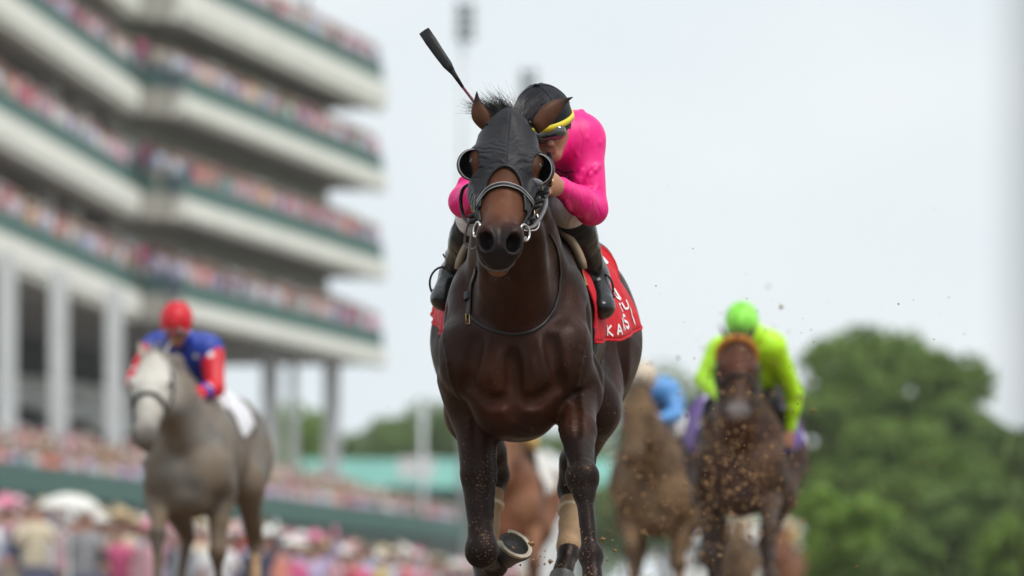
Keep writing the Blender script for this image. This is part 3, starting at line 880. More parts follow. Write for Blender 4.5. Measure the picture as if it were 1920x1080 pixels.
    if sleeves:
        for q in 'lr':
            G = Field(); sh, el, wr = v3(J['sh'+q]), v3(J['el'+q]), v3(J['wr'+q])
            G.cone(sh*.86 + el*.14, el, .074, .056, .035); G.cone(el, wr, .056, .040, .02)
            D, lo, h, ax = G.grid(voxel*1.1); field_obj('sleeve', D, lo, h, sleeves, so, 1)
    for q in 'lr':
        G = Field(); wr, el = v3(J['wr'+q]), v3(J['el'+q]); e = (wr - el)/np.linalg.norm(wr - el)
        G.cone(wr - e*.022, wr + e*.004, .036, .035, .006, (1, 1, 1)); D, lo, h, ax = G.grid(.005); field_obj('cuff', D, lo, h, silks if sleeves is None else sleeves, so, 1)
    # breeches
    W = Field(); pe = v3(J['pel']); W.cone(pe, pe*.62 + v3(J['chest'])*.38, .119, .120, .05, (1, 1.12, .92))
    for q in 'lr':
        hip, kn, an = leg_prims(W, J, q, .008); W.cone(kn, kn*.93 + an*.07, .062, .058, .03)
    D, lo, h, ax = W.grid(voxel*1.1); field_obj('breeches', D, lo, h, breeches, root, 1)
    for q in 'lr':
        kn, an, to = v3(J['kn'+q]), v3(J['an'+q]), v3(J['to'+q]); e = an - kn; eL = e/np.linalg.norm(e)
        G = Field(); G.cone(kn + e*.02, kn + e*.34, .066, .060, .01); D, lo, h, ax = G.grid(voxel); field_obj('boot_top', D, lo, h, m_black_cloth, root, 1)
        G = Field(); G.cone(kn + e*.33, kn + e*.45, .062, .057, .01); G.cone(kn + e*.45, an, .057, .045, .02)
        G.cone(kn + e*.33, kn + e*.36, .0645, .0645, .006)
        f = to - an; fl = f/np.linalg.norm(f)
        G.cone(an, to - fl*.02, .048, .044, .03); G.cone(an - fl*.02 + eL*.03, to + eL*.012, .038, .030, .02); G.ell(to, (.058, .043, .036), k=.02)
        if hero:
            r_ = random.Random(11 if q == 'l' else 12); e1 = np.cross(eL, v3((0, 1, 0))); e1 /= np.linalg.norm(e1); e2 = np.cross(eL, e1)
            for i in range(10):
                t = r_.uniform(.35, 1.05); a0 = r_.uniform(0, 6.28); rr = .052 - .008*t
                pts = [kn + e*t + eL*(.006*j*r_.choice((-1, 1))) + (e1*math.cos(a0 + j*.35) + e2*math.sin(a0 + j*.35))*rr for j in range(5)]
                G.chain(pts, [.003, .006, .007, .005, .003], .010)
        D, lo, h, ax = G.grid(voxel*.9); field_obj('boot', D, lo, h, boots, root, 1)
    return root, g, Mh
# ------------------------------------------------------------------ ground, track
def at(px, py, Y):      # the place Y metres down the view that stands over picture point (px, py)
    return (px-960)*Y/F_PX, Y, CAM_Z + (1172-py)*Y/F_PX
g_turf = mat('infield_turf', (.05, .085, .025), .95, .35, .3, .5, 8)
g_dirt = mat('harrowed_dirt', (.19, .125, .075), .95, .28, 3, 1.0, 26, stretch=(3, .6, 1))
g_conc = mat('apron_concrete', (.34, .33, .31), .85, .15, .6, .2, 8)
tag(link('ground', raw_mesh('ground', [(-1500,-200,-.5),(1500,-200,-.5),(1500,4000,-.5),(-1500,4000,-.5)], [(0,1,2,3)], False), g_turf), kind='structure')
T3 = math.tan(YAW)
def trk(x, Y): return (x + T3*(Y - 23.5), Y)
def grid_sheet(name, x0, x1, y0, y1, nx, ny, fz, m, kind='structure'):
    V = []; Fs = []
    for j in range(ny+1):
        for i in range(nx+1):
            Y = y0 + (y1-y0)*j/ny; a = x0(Y) if callable(x0) else x0; b = x1(Y) if callable(x1) else x1; X = a + (b-a)*i/nx
            V.append((X, Y, fz(X, Y, i/nx)))
    for j in range(ny):
        for i in range(nx): k = j*(nx+1)+i; Fs.append((k, k+1, k+nx+2, k+nx+1))
    return tag(link(name, raw_mesh(name, V, Fs), m), kind=kind)
RL = lambda Y: -3.6 + (Y - 70)*.052       # line of the outer rail
grid_sheet('dirt_track', lambda Y: RL(Y) + .4, lambda Y: RL(Y) + 26, -60, 900, 60, 260, lambda X, Y, u: .010*math.sin(X*9 + Y*.7) + .008*math.sin(X*23 - Y*2.1) - .012, g_dirt)
def apron_z(X, Y): return -.45 + .13*max(0, RL(Y) - X - 1.0)
grid_sheet('apron', lambda Y: RL(Y) - 34, lambda Y: RL(Y), 40, 420, 20, 60, lambda X, Y, u: apron_z(X, Y), g_conc)

# ------------------------------------------------------------------ grandstand
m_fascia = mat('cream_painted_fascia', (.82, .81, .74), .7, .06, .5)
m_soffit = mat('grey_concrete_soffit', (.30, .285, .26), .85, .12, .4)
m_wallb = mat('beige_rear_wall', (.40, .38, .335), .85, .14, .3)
m_green = mat('dark_green_rail', (.028, .11, .088), .6, .2, 2)
m_col = mat('pale_painted_column', (.72, .74, .75), .7, .06, 1)
m_glass = mat('dim_window_glass', (.10, .115, .115), .15, .2, 1)
m_deep_shade = mat('painted_recess_shade', (.030, .032, .034), .9, .3, .3)  # near-black colour stands in for the shade deep under the stand
m_whiteband = mat('white_box_front', (.82, .83, .83), .6, .03, 1)
ZB = [13.5, 18.0, 22.6, 26.8]
def wing(label, A, B, zb, fh, setback, depth, bays, open_under, end_posts, posts_between):
    root = empty('grandstand', (A[0], A[1], 0)); tag(root, label, 'grandstand')
    off = Vector((A[0], A[1], 0)); A2 = (0, 0); B2 = (B[0]-A[0], B[1]-A[1])
    L = math.hypot(*B2); dx, dy = B2[0]/L, B2[1]/L
    def lp(t, s): return (dx*L*t + dy*s, dy*L*t - dx*s)     # t along the wing, s towards the track
    for k, z in enumerate(zb):
        f_ = fh[k]
        b = MB(); b.bar(lp(0, 0), lp(1, 0), (-.45, 0), z + .22*f_, z + f_); b.bar(lp(0, 0), lp(1, 0), (-.60, -.14), z, z + .22*f_ - .003)
        b.build('fascia', m_fascia, root)
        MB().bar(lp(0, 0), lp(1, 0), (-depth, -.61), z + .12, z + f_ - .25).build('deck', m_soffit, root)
        MB().bar(lp(0, 0), lp(1, 0), (-.30, -.22), z + f_, z + f_ + .95).build('railing', m_green, root)
        top = (zb[k+1] if k+1 < len(zb) else z + 5.0) + .10
        if k + 1 < len(zb) or True:
            a0 = .0; a1 = 1.0 - end_posts/L
            if k + 1 < len(zb):
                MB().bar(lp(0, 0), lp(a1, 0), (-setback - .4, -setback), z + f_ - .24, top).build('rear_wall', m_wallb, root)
                for i in range(bays):
                    t0 = (i + .18)/bays*a1; t1 = (i + .82)/bays*a1
                    w = MB().bar(lp(t0, 0), lp(t1, 0), (-setback + .003, -setback + .05), z + f_ + .9, top - .75).build('window', m_glass, root)
            n_ = posts_between[k] if k < len(posts_between) else []
            for t in n_:
                MB().bar(lp(t, 0), lp(t + .85/L, 0), (-2.4, -1.6), z + f_ - .24, top).build('column', m_col, root)
        if k == len(zb) - 1:
            for t in (.12, .3, .5, .7, .88): MB().bar(lp(t, 0), lp(t + .2/L, 0), (-3.2, -3.0), z + f_ - .2, z + f_ + 5).build('roof_post', m_col, root)
            MB().bar(lp(0, 0), lp(.93, 0), (-9, -1.0), z + f_ + 5, z + f_ + 5.6).build('roof', m_fascia, root)
    return root, lp
LW0 = (-960*215/F_PX - .2, 215); LWd = .0555
LW_B = (-16.4, 306); LW_A = (LW_B[0] - LWd*96, 210)
RW_A = (-14.45, 306.2); RW_B = (-6.5, 361)
lw, lwp = wing('near angled wing of the cream grandstand with green rails, at the left edge', LW_A, LW_B, ZB, [1.25, 1.25, 1.25, 1.25], 4.4, 9, 16, False, 1.0,
    [[.80, .90], [.815, .925], [.815, .925], [.815, .925]])
rw, rwp = wing('far wing of the cream grandstand, four balconies ending in open sky', RW_A, RW_B, ZB, [.9, .95, .95, 1.5], 3.1, 11, 11, True, .0, [[], [], [], []])
# the jog between the wings, concrete coloured darker to paint in the shade on this face
for z, f_ in zip(ZB, (1.2, 1.2, 1.2, 1.2)):
    o = MB().box((LW_B[0] + .01 - LW_A[0], LW_B[1] - LW_A[1] + .3, z + .02), (RW_A[0] - LW_A[0] - .02, LW_B[1] - LW_A[1] + 6, z + f_)).build('return_fascia', m_wallb, lw)
    MB().box((LW_B[0] + .02 - LW_A[0], LW_B[1] - LW_A[1] + .35, z + f_), (RW_A[0] - LW_A[0] - .02, LW_B[1] - LW_A[1] + .43, z + f_ + .95)).build('railing', m_green, lw)
# open ground storey
for i, (px, Y) in enumerate(((12, 250), (110, 262), (214, 276))):
    x = (px-960)*Y/F_PX; MB().box((x - .33 - LW_A[0], Y - LW_A[1] - .4, 0), (x + .33 - LW_A[0], Y - LW_A[1] + .4, 13.5)).build('column', m_col, lw)
for px, Y in ((507, 338), (622, 356)):
    x = (px-960)*Y/F_PX; MB().box((x - .42 - RW_A[0], Y - RW_A[1] - .4, 0), (x + .42 - RW_A[0], Y - RW_A[1] + .4, 13.55)).build('column', m_col, rw)
x = (545-960)*338/F_PX; MB().box((x - .2 - RW_A[0], 338 - RW_A[1] + 4, 0), (x + .2 - RW_A[0], 338 - RW_A[1] + 4.4, 13.55)).build('column', m_col, rw)
MB().bar(rwp(-.4, 0), rwp(1, 0), (-12.4, -12.0), 3.0, 19).build('concourse_wall', m_deep_shade, rw)  # back wall with the recess shade put into its colour
for t0, t1, z0, z1 in ((-.1, .40, 10.4, 11.8), (.405, .62, 10.1, 11.9), (.625, .84, 9.7, 11.9)):
    bx = MB().bar(rwp(t0, 0), rwp(t1, 0), (-11.6, -11.2), z0, z1).build('white_box_front', m_whiteband, rw)
MB().bar(rwp(.47, 0), rwp(.56, 0), (-11.19, -11.17), 10.9, 11.15).build('sign_line', mat('grey_sign_print', (.28, .28, .29), .7), rw)
# lower box terrace with its own green front
TA, TB = (-20.5, 180), (-2.2, 346)
tr = empty('terrace', (TA[0], TA[1], 0)); tag(tr, 'low raised box terrace with green front rail full of spectators, below the grandstand', 'terrace')
tB = (TB[0]-TA[0], TB[1]-TA[1]); tL = math.hypot(*tB)
def tp(t, s): return (TA[0] + tB[0]*t + tB[1]/tL*s, TA[1] + tB[1]*t - tB[0]/tL*s)
MB().bar((0, 0), tB, (-.12, 0), 4.30, 5.30).build('railing', m_green, tr)
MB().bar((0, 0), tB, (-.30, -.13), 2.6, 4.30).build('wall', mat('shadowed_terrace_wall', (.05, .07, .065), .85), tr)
MB().bar((0, 0), (tB[0]*.44, tB[1]*.44), (-.12, .015), 2.55, 4.05).build('painted_shade_band', m_deep_shade, tr)  # solid bar painted dark in place of the shade below the rail
for k in range(6): MB().bar((0, 0), tB, (-.31 - 1.2*(k+1), -.31 - 1.2*k), 0, 4.2 + .32*k).build('step', m_soffit, tr)

# ------------------------------------------------------------------ spectators
m_crowd = attr_mat('spectator_clothes_and_skin')
PAL = [('white', (.78,.77,.78), 16), ('pale pink', (.78,.42,.47), 12), ('hot pink', (.72,.12,.28), 8), ('lavender', (.52,.44,.68), 13), ('light blue', (.40,.52,.75), 11), ('red', (.60,.05,.06), 7),
       ('coral', (.75,.28,.20), 7), ('navy', (.03,.045,.11), 10), ('grey', (.30,.30,.32), 6), ('cream', (.72,.62,.45), 7), ('yellow', (.72,.55,.10), 2), ('green', (.05,.38,.16), 2), ('black', (.03,.03,.035), 8)]
HATS = [('bareheaded', None), ('in wide white hat', (.80,.79,.76)), ('in straw hat', (.58,.44,.24)), ('in pink hat', (.78,.25,.38))]
SKIN = (.50, .27, .19); HAIR = (.07, .045, .03); TROUS = [(.14,.15,.24), (.46,.38,.30), (.60,.50,.54)]
def spectator_mesh(pal, hat, pose, detail):
    F = Field(); r = .04
    if detail:
        for s in (1, -1):
            F.cone((0, s*.09, .88), (0, s*.10, .08), .095, .06, .05); F.cone((0, s*.10, .05), (.10, s*.11, .05), .05, .045, .03)
        F.cone((0, 0, .95), (0, 0, 1.30), .155, .16, .06, (.8, 1.1, 1)); F.cone((0, -.14, 1.38), (0, .14, 1.38), .07, .07, .05)
        F.cone((0, 0, 1.40), (0, 0, 1.56), .055, .055, .03); F.ell((.01, 0, 1.63), (.10, .085, .125), k=.03)
        if pose == 0:
            for s in (1, -1): F.chain([(0, s*.20, 1.36), (.02, s*.25, 1.10), (.14, s*.22, .92)], [.055, .045, .038], .04)
        elif pose == 1:
            F.chain([(0, .20, 1.36), (.12, .26, 1.18), (.30, .14, 1.32)], [.055, .045, .038], .04); F.chain([(0, -.20, 1.36), (.12, -.26, 1.18), (.30, -.10, 1.30)], [.055, .045, .038], .04)
        else:
            F.chain([(0, .20, 1.36), (.05, .32, 1.56), (.06, .26, 1.86)], [.055, .045, .038], .04); F.chain([(0, -.20, 1.36), (.02, -.25, 1.12), (.10, -.23, .94)], [.055, .045, .038], .04)
        if HATS[hat][1]: F.ell((0, 0, 1.70), (.24, .24, .035), k=.02); F.ell((0, 0, 1.74), (.11, .10, .085), k=.02)
        D, lo, h, ax = F.grid(.045); V, Q = surface_net(D, lo, h); V = relax(V, Q, 1)
    else:
        V = []; Q = []
        for (x, rx, ry) in ((.0, .10, .15), (.9, .15, .19), (1.38, .12, .22), (1.46, .05, .06), (1.54, .09, .085), (1.66, .10, .09), (1.75, .05, .05)):
            for k in range(6): a = math.pi*k/3; V.append((rx*math.cos(a), ry*math.sin(a), x))
        n = 7
        if HATS[hat][1]:
            for (x, rr) in ((1.68, .10), (1.69, .25), (1.71, .25), (1.72, .10), (1.82, .08)):
                for k in range(6): a = math.pi*k/3; V.append((rr*math.cos(a), rr*math.sin(a), x))
            n = 12
        for i in range(n-1):
            for k in range(6): Q.append((i*6+k, i*6+(k+1) % 6, (i+1)*6+(k+1) % 6, (i+1)*6+k))
        V = np.array(V); Q = np.array(Q)
    fc = V[Q].mean(1); Cc = np.zeros((len(Q), 4)); Cc[:, 3] = 1
    for i, (x, y, z) in enumerate(fc):
        arm = abs(y) > .19
        if z < .90: c = TROUS[(pal + hat) % 3]
        elif z > 1.44 and not (arm and z < 1.7):
            c = HAIR if (z > 1.66 or x < -.03) else SKIN
            if HATS[hat][1] and z > 1.665: c = HATS[hat][1]
        elif (arm and (z < 1.02 or (pose == 1 and x > .18) or z > 1.7)): c = SKIN
        else: c = PAL[pal][1]
        if arm and z > 1.45 and z <= 1.7: c = PAL[pal][1]
        Cc[i, :3] = c
    return V, Q, Cc
def col_mesh(name, V, Q, Cc):
    me = raw_mesh(name, V, np.asarray(Q))
    a = me.color_attributes.new('Col', 'FLOAT_COLOR', 'CORNER')
    a.data.foreach_set('color', np.repeat(Cc, 4, axis=0).astype(np.float32).ravel())
    return me
wts = [p[2] for p in PAL]
people = []
r_ = random.Random(42)
def pick(): return (r_.choices(range(len(PAL)), wts)[0], r_.choices(range(4), (60, 14, 16, 10))[0], r_.choices((0, 1, 2), (5, 3, 2))[0])
def put(X, Y, z, where): people.append((X, Y, z, r_.uniform(-.6, .6), *pick(), where))
Y = 93.0
while Y < 330:                                   # apron
    x = RL(Y) - .8
    xl = max(-960*Y/F_PX*1.08, x - 30)
    while x > xl:
        if r_.random() < .86: put(x + r_.uniform(-.2, .2), Y + r_.uniform(-.4, .4), apron_z(x, Y), 'apron')
        x -= r_.uniform(.5, .85)
    Y += .85 + (Y-93)*.006
for k in range(6):                               # terrace rows
    t = .16
    while t < 1:
        X, Yp = tp(t, -.6 - 1.2*k); 
        if r_.random() < .9: put(X, Yp, 4.2 + .32*k, 'terrace')
        t += r_.uniform(.5, .8)/tL
for wi, (lpf, A_, L_, fhs) in enumerate(((lwp, LW_A, math.hypot(LW_B[0]-LW_A[0], 96), [1.25]*4), (rwp, RW_A, math.hypot(7.95, 54.8), [.9, .95, .95, 1.5]))):
    for k, z in enumerate(ZB):
        for row in range(3):
            t = .45 if wi == 0 else 0.0
            while t < .995:
                q = lpf(t, -.48 - .75*row)
                if r_.random() < .88: put(A_[0] + q[0], A_[1] + q[1], z + fhs[k] - .25 + .42 + .34*row, ('near', 'far')[wi] + ' wing balcony')
                t += r_.uniform(.48, .8)/L_
for z in ZB:
    for i in range(5): put(r_.uniform(LW_B[0] + .2, RW_A[0] - .2), 306.9 + r_.random(), z + .95, 'far wing balcony')
def seen(p):
    s = F_PX/p[1]; px = 960 + p[0]*s; py = 1172 - (p[2] + 1.2 - CAM_Z)*s
    return -40 < px < 1960 and -40 < py < 1080 + .5*s
vis = [p for p in people if seen(p)]
vis.sort(key=lambda p: p[1])
N_IND = 285
cache = {}
for i, p in enumerate(vis[:N_IND]):
    key = p[4:7]
    if key not in cache: cache[key] = col_mesh('spectator', *spectator_mesh(*key, True)); cache[key].materials.append(m_crowd)
    o = bpy.data.objects.new('spectator', cache[key]); C.objects.link(o)
    o.location = (p[0], p[1], p[2]); o.rotation_euler = (0, 0, R(-90) + p[3]); sc = r_.uniform(.93, 1.06); o.scale = (sc, sc, sc)
    px = 960 + p[0]*F_PX/p[1]
    where = 'left of the grey horse' if px < 240 else 'behind the grey horse' if px < 470 else 'between grey and leading horses' if px < 800 else 'behind the leading horse\'s legs' if px < 1130 else 'right of the leading horse'
    pose = ('standing', 'hands raised', 'waving')[p[6]]
    lab = '%s %s, %s, %s' % (('bareheaded spectator in' if HATS[p[5]][1] is None else 'spectator ' + HATS[p[5]][0] + ' and'), PAL[p[4]][0] + ' top', pose, where)
    tag(o, lab, 'spectator', lab)
rest = {}
for p in vis[N_IND:]: rest.setdefault(p[7], []).append(p)
lowc = {}
for k, (where, ps) in enumerate(rest.items()):
    Vs, Qs, Cs, n = [], [], [], 0
    for p in ps:
        key = (p[4], p[5], 0)
        if key not in lowc: lowc[key] = spectator_mesh(*key, False)
        V, Q, Cc = lowc[key]; a = R(-90) + p[3]; ca, sa = math.cos(a), math.sin(a); s = .94 + .1*((p[0]*37) % 1)
        W = np.stack([V[:, 0]*ca - V[:, 1]*sa, V[:, 0]*sa + V[:, 1]*ca, V[:, 2]], 1)*s + v3(p[:3])
        Vs.append(W); Qs.append(Q + n); Cs.append(Cc); n += len(V)
    o = bpy.data.objects.new('crowd', col_mesh('crowd', np.concatenate(Vs), np.concatenate(Qs), np.concatenate(Cs))); C.objects.link(o); o.data.materials.append(m_crowd)
    tag(o, 'densely packed far spectators on the %s' % where, 'crowd', kind='stuff')
# a big white parasol among the near apron crowd
um = empty('parasol', (*at(128, 0, 92)[:2], 0)); tag(um, 'white round parasol standing open in the apron crowd, left edge', 'parasol')
V = [(0, 0, 1.83)]; Fs = []
for i, (rr, zz) in enumerate(((.18, 1.80), (.34, 1.73), (.42, 1.64))):
    for k in range(10): a = 2*math.pi*k/10; V.append((rr*math.cos(a), rr*math.sin(a), zz))
for k in range(10): Fs.append((0, 1+k, 1+(k+1) % 10))
for i in range(2):
    for k in range(10): Fs.append((1+i*10+k, 1+(i+1)*10+k, 1+(i+1)*10+(k+1) % 10, 1+i*10+(k+1) % 10))
link('canopy', raw_mesh('canopy', V, Fs), mat('white_canvas', (.72, .71, .66), .8), um); MB().tube([(0, 0, .1), (0, 0, 1.83)], .02, 8).build('pole', m_col, um)

# ------------------------------------------------------------------ things beyond the crowd
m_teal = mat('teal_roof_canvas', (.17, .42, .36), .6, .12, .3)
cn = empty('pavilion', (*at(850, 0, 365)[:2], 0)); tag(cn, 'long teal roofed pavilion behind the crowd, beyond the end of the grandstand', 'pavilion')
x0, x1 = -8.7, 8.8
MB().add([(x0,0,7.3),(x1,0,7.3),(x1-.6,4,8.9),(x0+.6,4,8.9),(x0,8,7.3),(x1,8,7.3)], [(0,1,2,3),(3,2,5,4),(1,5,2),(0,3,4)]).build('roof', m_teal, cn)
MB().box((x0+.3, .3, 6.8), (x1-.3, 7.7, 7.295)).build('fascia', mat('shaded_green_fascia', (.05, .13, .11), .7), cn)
MB().box((x0+.8, 1, 0), (x1-.8, 7, 6.79)).build('wall', mat('grey_green_wall', (.24, .28, .25), .8), cn)
MB().box((-2.9, -.05, 7.8), (-1.0, .05, 8.9)).build('sign_panel', m_whiteband, cn)
wt = empty('marquee', (*at(1022, 0, 352)[:2], 0)); tag(wt, 'small bright white marquee standing in front of the teal pavilion', 'marquee')
MB().box((-1.4, 0, 0), (1.4, 3, 7.9)).build('wall', m_whiteband, wt); MB().add([(-1.6,-.1,7.91),(1.6,-.1,7.91),(1.6,3.1,7.91),(-1.6,3.1,7.91),(0,1.5,9.0)], [(0,1,4),(1,2,4),(2,3,4),(3,0,4)]).build('roof', m_whiteband, wt)
def mast(px, top_py, Y, label, r=.22, heads=True):
    X, _, z = at(px, top_py, Y); m_ = empty('floodlight_mast', (X, Y, 0)); tag(m_, label, 'mast')
    MB().tube([(0, 0, 0), (0, 0, z)], [r, r*.6], 10).build('pole', m_mast, m_, True)
    if heads:
        MB().box((-.06, -.3, z - 1.9), (.06, .3, z)).build('frame', m_lampbody, m_)
        for i in range(4):
            for s in (-1, 1): MB().box((s*.28 - .2 + .12, -.35, z - .35 - .5*i), (s*.28 + .2 + .12, .25, z - .02 - .5*i)).build('lamp', m_lampbody, m_)
m_mast = mat('pale_galvanised_mast', (.62, .66, .69), .5, .05, 1); m_lampbody = mat('grey_lamp_housing', (.16, .19, .20), .6, .1)
mast(868, 6, 345, 'tall slim floodlight mast behind the whip, lamps near the top of the picture')
mast(987, 132, 380, 'floodlight mast mostly hidden behind the leading jockey, only its lamps showing')
mast(792, 745, 330, 'short pale post in front of the far green trees, left of the leading horse', .2, False)
# white vehicle behind the pack
vn = empty('van', (*at(1392, 0, 175)[:2], 0)); tag(vn, 'white van parked across the track behind the green jockey, mostly hidden', 'van')
G = Field(); D_, lo_, h_, ax_ = None, None, None, None
V = []; prof = [(-1.62, .45), (-1.62, 2.2), (-1.50, 2.62), (1.50, 2.62), (1.62, 2.2), (1.62, .45)]
b = MB(); V = [(x, 0, z) for x, z in prof] + [(x, 5.2, z) for x, z in prof]
b.add(V, [(5,4,3,2,1,0), (6,7,8,9,10,11)] + [(i, (i+1) % 6, 6+(i+1) % 6, 6+i) for i in range(6)]).build('body', mat('white_van_paint', (.80, .81, .81), .35, .03), vn)
MB().box((-1.3, -.02, 1.5), (1.3, .0, 2.25)).build('windscreen', m_glass, vn)
for x in (-1.4, 1.15):
    for y in (.6, 4.0): MB().tube([(x, y, .36), (x + .25, y, .36)], .36, 16).build('wheel', m_leather, vn)
# the post close beside the camera
pst = empty('rail_post', (at(2026, 0, 3.3)[0], 3.3, 0)); tag(pst, 'dark post very close to the camera, out of focus at the right edge', 'post')
MB().tube([(0, 0, 0), (0, 0, 1.12)], .020, 14).build('upright', mat('weathered_grey_post', (.07, .07, .068), .7, .2), pst, True)
MB().box((-.05, -.05, 0), (.05, .05, .012)).build('base_plate', m_steel, pst)

# ------------------------------------------------------------------ trees
m_bark = mat('bark', (.085, .065, .05), .9, .3, 6, .6, 30)
def leaf_mat(name, c0, c1):
    m = bpy.data.materials.new(name); m.use_nodes = True; n, l = nodes_of(m); b = n['Principled BSDF']
    a = n.new('ShaderNodeAttribute'); a.attribute_name = 'Col'
    s = n.new('ShaderNodeSeparateColor'); l.new(a.outputs['Color'], s.inputs[0])
    l.new(mixc(n, l, s.outputs[0], c0, c1), b.inputs['Base Color']); b.inputs['Roughness'].default_value = .6
    b.inputs['Specular IOR Level'].default_value = .25
    tl = n.new('ShaderNodeBsdfTranslucent'); l.new(mixc(n, l, s.outputs[0], c0, c1), tl.inputs['Color'])
    ms = n.new('ShaderNodeMixShader'); ms.inputs[0].default_value = .5
    l.new(b.outputs[0], ms.inputs[1]); l.new(tl.outputs[0], ms.inputs[2]); l.new(ms.outputs[0], n['Material Output'].inputs['Surface'])
    return m
LM = [leaf_mat('deep_green_leaves', (.12, .19, .040), (.24, .36, .08)), leaf_mat('fresh_green_leaves', (.16, .27, .04), (.29, .43, .09)), leaf_mat('dusty_green_leaves', (.13, .20, .05), (.22, .33, .10))]
def tree(px, py_top, Y, w, label, lm, seed, z0=1.0, n=2600, name='tree', group=None, leaf=.24, base=0.0):
    X, _, top = at(px, py_top, Y); r = random.Random(seed); npr = np.random.RandomState(seed)
    root = empty(name, (X, Y, base)); tag(root, label, 'tree' if name == 'tree' else 'shrub', group); top -= base
    lobes = []
    for i in range(15):
        a = r.uniform(0, 6.28); rr = r.uniform(.1, .80)*w/2; zc = z0 + (top - z0)*r.uniform(.18, .86); rad = w*r.uniform(.11, .25)
        lobes.append((rr*math.cos(a), rr*math.sin(a), min(zc, top - rad*.9), rad))
    lobes.append((0, 0, top - w*.2, w*.2))
    P = []; Ns = []
    per = n//len(lobes)
    for (x, y, z, rad) in lobes:
        v = npr.normal(size=(per, 3)); v /= np.linalg.norm(v, axis=1, keepdims=True)
        q = v*rad*(npr.uniform(.35, 1.08, size=(per, 1))**.6); q[:, 2] *= .85
        P.append(q + v3((x, y, z))); Ns.append(v)
    P = np.concatenate(P); Ns = np.concatenate(Ns); Ns = Ns + npr.normal(scale=.6, size=Ns.shape); Ns /= np.linalg.norm(Ns, axis=1, keepdims=True)
    keep = P[:, 2] > .05; P = P[keep]; Ns = Ns[keep]
    t = np.cross(Ns, npr.normal(size=Ns.shape)); t /= np.linalg.norm(t, axis=1, keepdims=True); bt = np.cross(Ns, t)
    s = leaf*npr.uniform(.6, 1.3, size=(len(P), 1))
    Q4 = np.stack([P - t*s, P + bt*s*.6, P + t*s, P - bt*s*.6], 1).reshape(-1, 3)
    Fq = np.arange(len(P)*4).reshape(-1, 4); cc = np.ones((len(P), 4)); cc[:, :3] = npr.uniform(0, 1, size=(len(P), 1))**1.3
    me = col_mesh('crown', Q4, Fq, cc); o = bpy.data.objects.new('crown', me); C.objects.link(o); me.materials.append(lm); o.parent = root
    b = MB(); h_ = z0 + (top - z0)*.45
    b.tube([(0, 0, 0), (.05, 0, h_*.5), (0, .05, h_)], [w*.035, w*.028, w*.018], 8)
    for i in range(5):
        L = lobes[i]; b.tube([(0, 0, h_*.55), (L[0]*.5, L[1]*.5, (h_*.55 + L[2])/2 + .3), L[:3]], [w*.018, w*.012, w*.005], 6)
    b.build('trunk', m_bark, root)
    return root
TG = [
 (1560, 640, 215, 3.6, 'dark green tree directly right of the green jockey', 0), (1625, 612, 222, 3.8, 'tall dark green tree with the highest rounded top', 0), (1690, 625, 218, 3.6, 'tall dark green tree just right of the highest one', 0),
 (1748, 660, 212, 3.2, 'dark green tree forming the right shoulder of the tall clump', 0), (1800, 762, 205, 2.3, 'thin dusty green tree where the clump steps down', 2), (1862, 800, 200, 2.4, 'small sparse tree near the right edge', 2), (1915, 845, 195, 2.2, 'low tree cut by the right edge of the picture', 2),
 (1640, 800, 196, 3.6, 'bushy dark tree below the highest one, behind the lime shrubs', 0), (1760, 840, 190, 3.4, 'mid green bushy tree in front of the tall clump', 0), (1845, 900, 180, 3.0, 'mid green bush below the sparse trees at right', 2)]
for i, (px, py, Y, w, lab, k) in enumerate(TG): tree(px, py - 16, Y, w*(1.5 if i < 4 else 1.2), lab, LM[k], 100+i, .2, 4200)
for i, (px, py, Y, w, lab) in enumerate(((1535, 905, 150, 2.3, 'bright lime green shrub right beside the green jockey\'s horse'), (1620, 925, 148, 1.9, 'bright lime green shrub in the middle of the low row'), (1700, 985, 145, 1.8, 'darker low shrub right of the lime green ones'), (1900, 960, 150, 2.0, 'low yellow green shrub at the right edge'))):
    tree(px, py, Y, w, lab, LM[1 if i != 2 else 2], 200+i, .3, 1800, 'shrub', leaf=.16)
for i, (px, py, Y, w, lab) in enumerate(((1245, 670, 330, 7.5, 'far tree between the dusty brown horse and the sky'), (1300, 735, 330, 5.5, 'far tree seen left of the green jockey'), (1175, 790, 335, 4.0, 'far tree just right of the leading horse'))):
    tree(px, py, Y, w, lab, LM[2], 300+i, 2)
for i, (px, py, w, k) in enumerate(((450, 775, 8, 1), (548, 745, 8, 1), (590, 765, 7, 1), (668, 800, 7.5, 2), (728, 772, 8, 2), (800, 738, 9, 2), (862, 752, 8, 2), (925, 770, 8, 2), (1000, 790, 8, 2), (1080, 800, 8, 2))):
    tree(px, py, 430, w, 'far %s tree beyond the stand, %s' % (('', 'yellow green', 'hazy green')[k], ('leftmost under the far wing', 'left of the last column', 'behind the last column', 'first right of the last column', 'low between pale post and column', 'tallest beside the leading horse', 'touching the leading horse\'s shoulder', 'hidden behind the leading horse', 'seen below the leading horse', 'right of the leading horse\'s foreleg')[i]), LM[k], 400+i, 1, 3000, leaf=.34)

# ------------------------------------------------------------------ the dusty, humid air
hz = tag(MB().box((-95, -14, -1.6), (95, 500, 42)).build('haze', None), kind='stuff')
hm_ = bpy.data.materials.new('pale_haze'); hm_.use_nodes = True; hn, hl_ = nodes_of(hm_)
hn.remove(hn['Principled BSDF']); pv = hn.new('ShaderNodeVolumePrincipled'); pv.inputs['Color'].default_value = (.97, .98, 1, 1)
pv.inputs['Density'].default_value = .00018; pv.inputs['Anisotropy'].default_value = .2
hl_.new(pv.outputs[0], hn['Material Output'].inputs['Volume']); hz.data.materials.append(hm_)
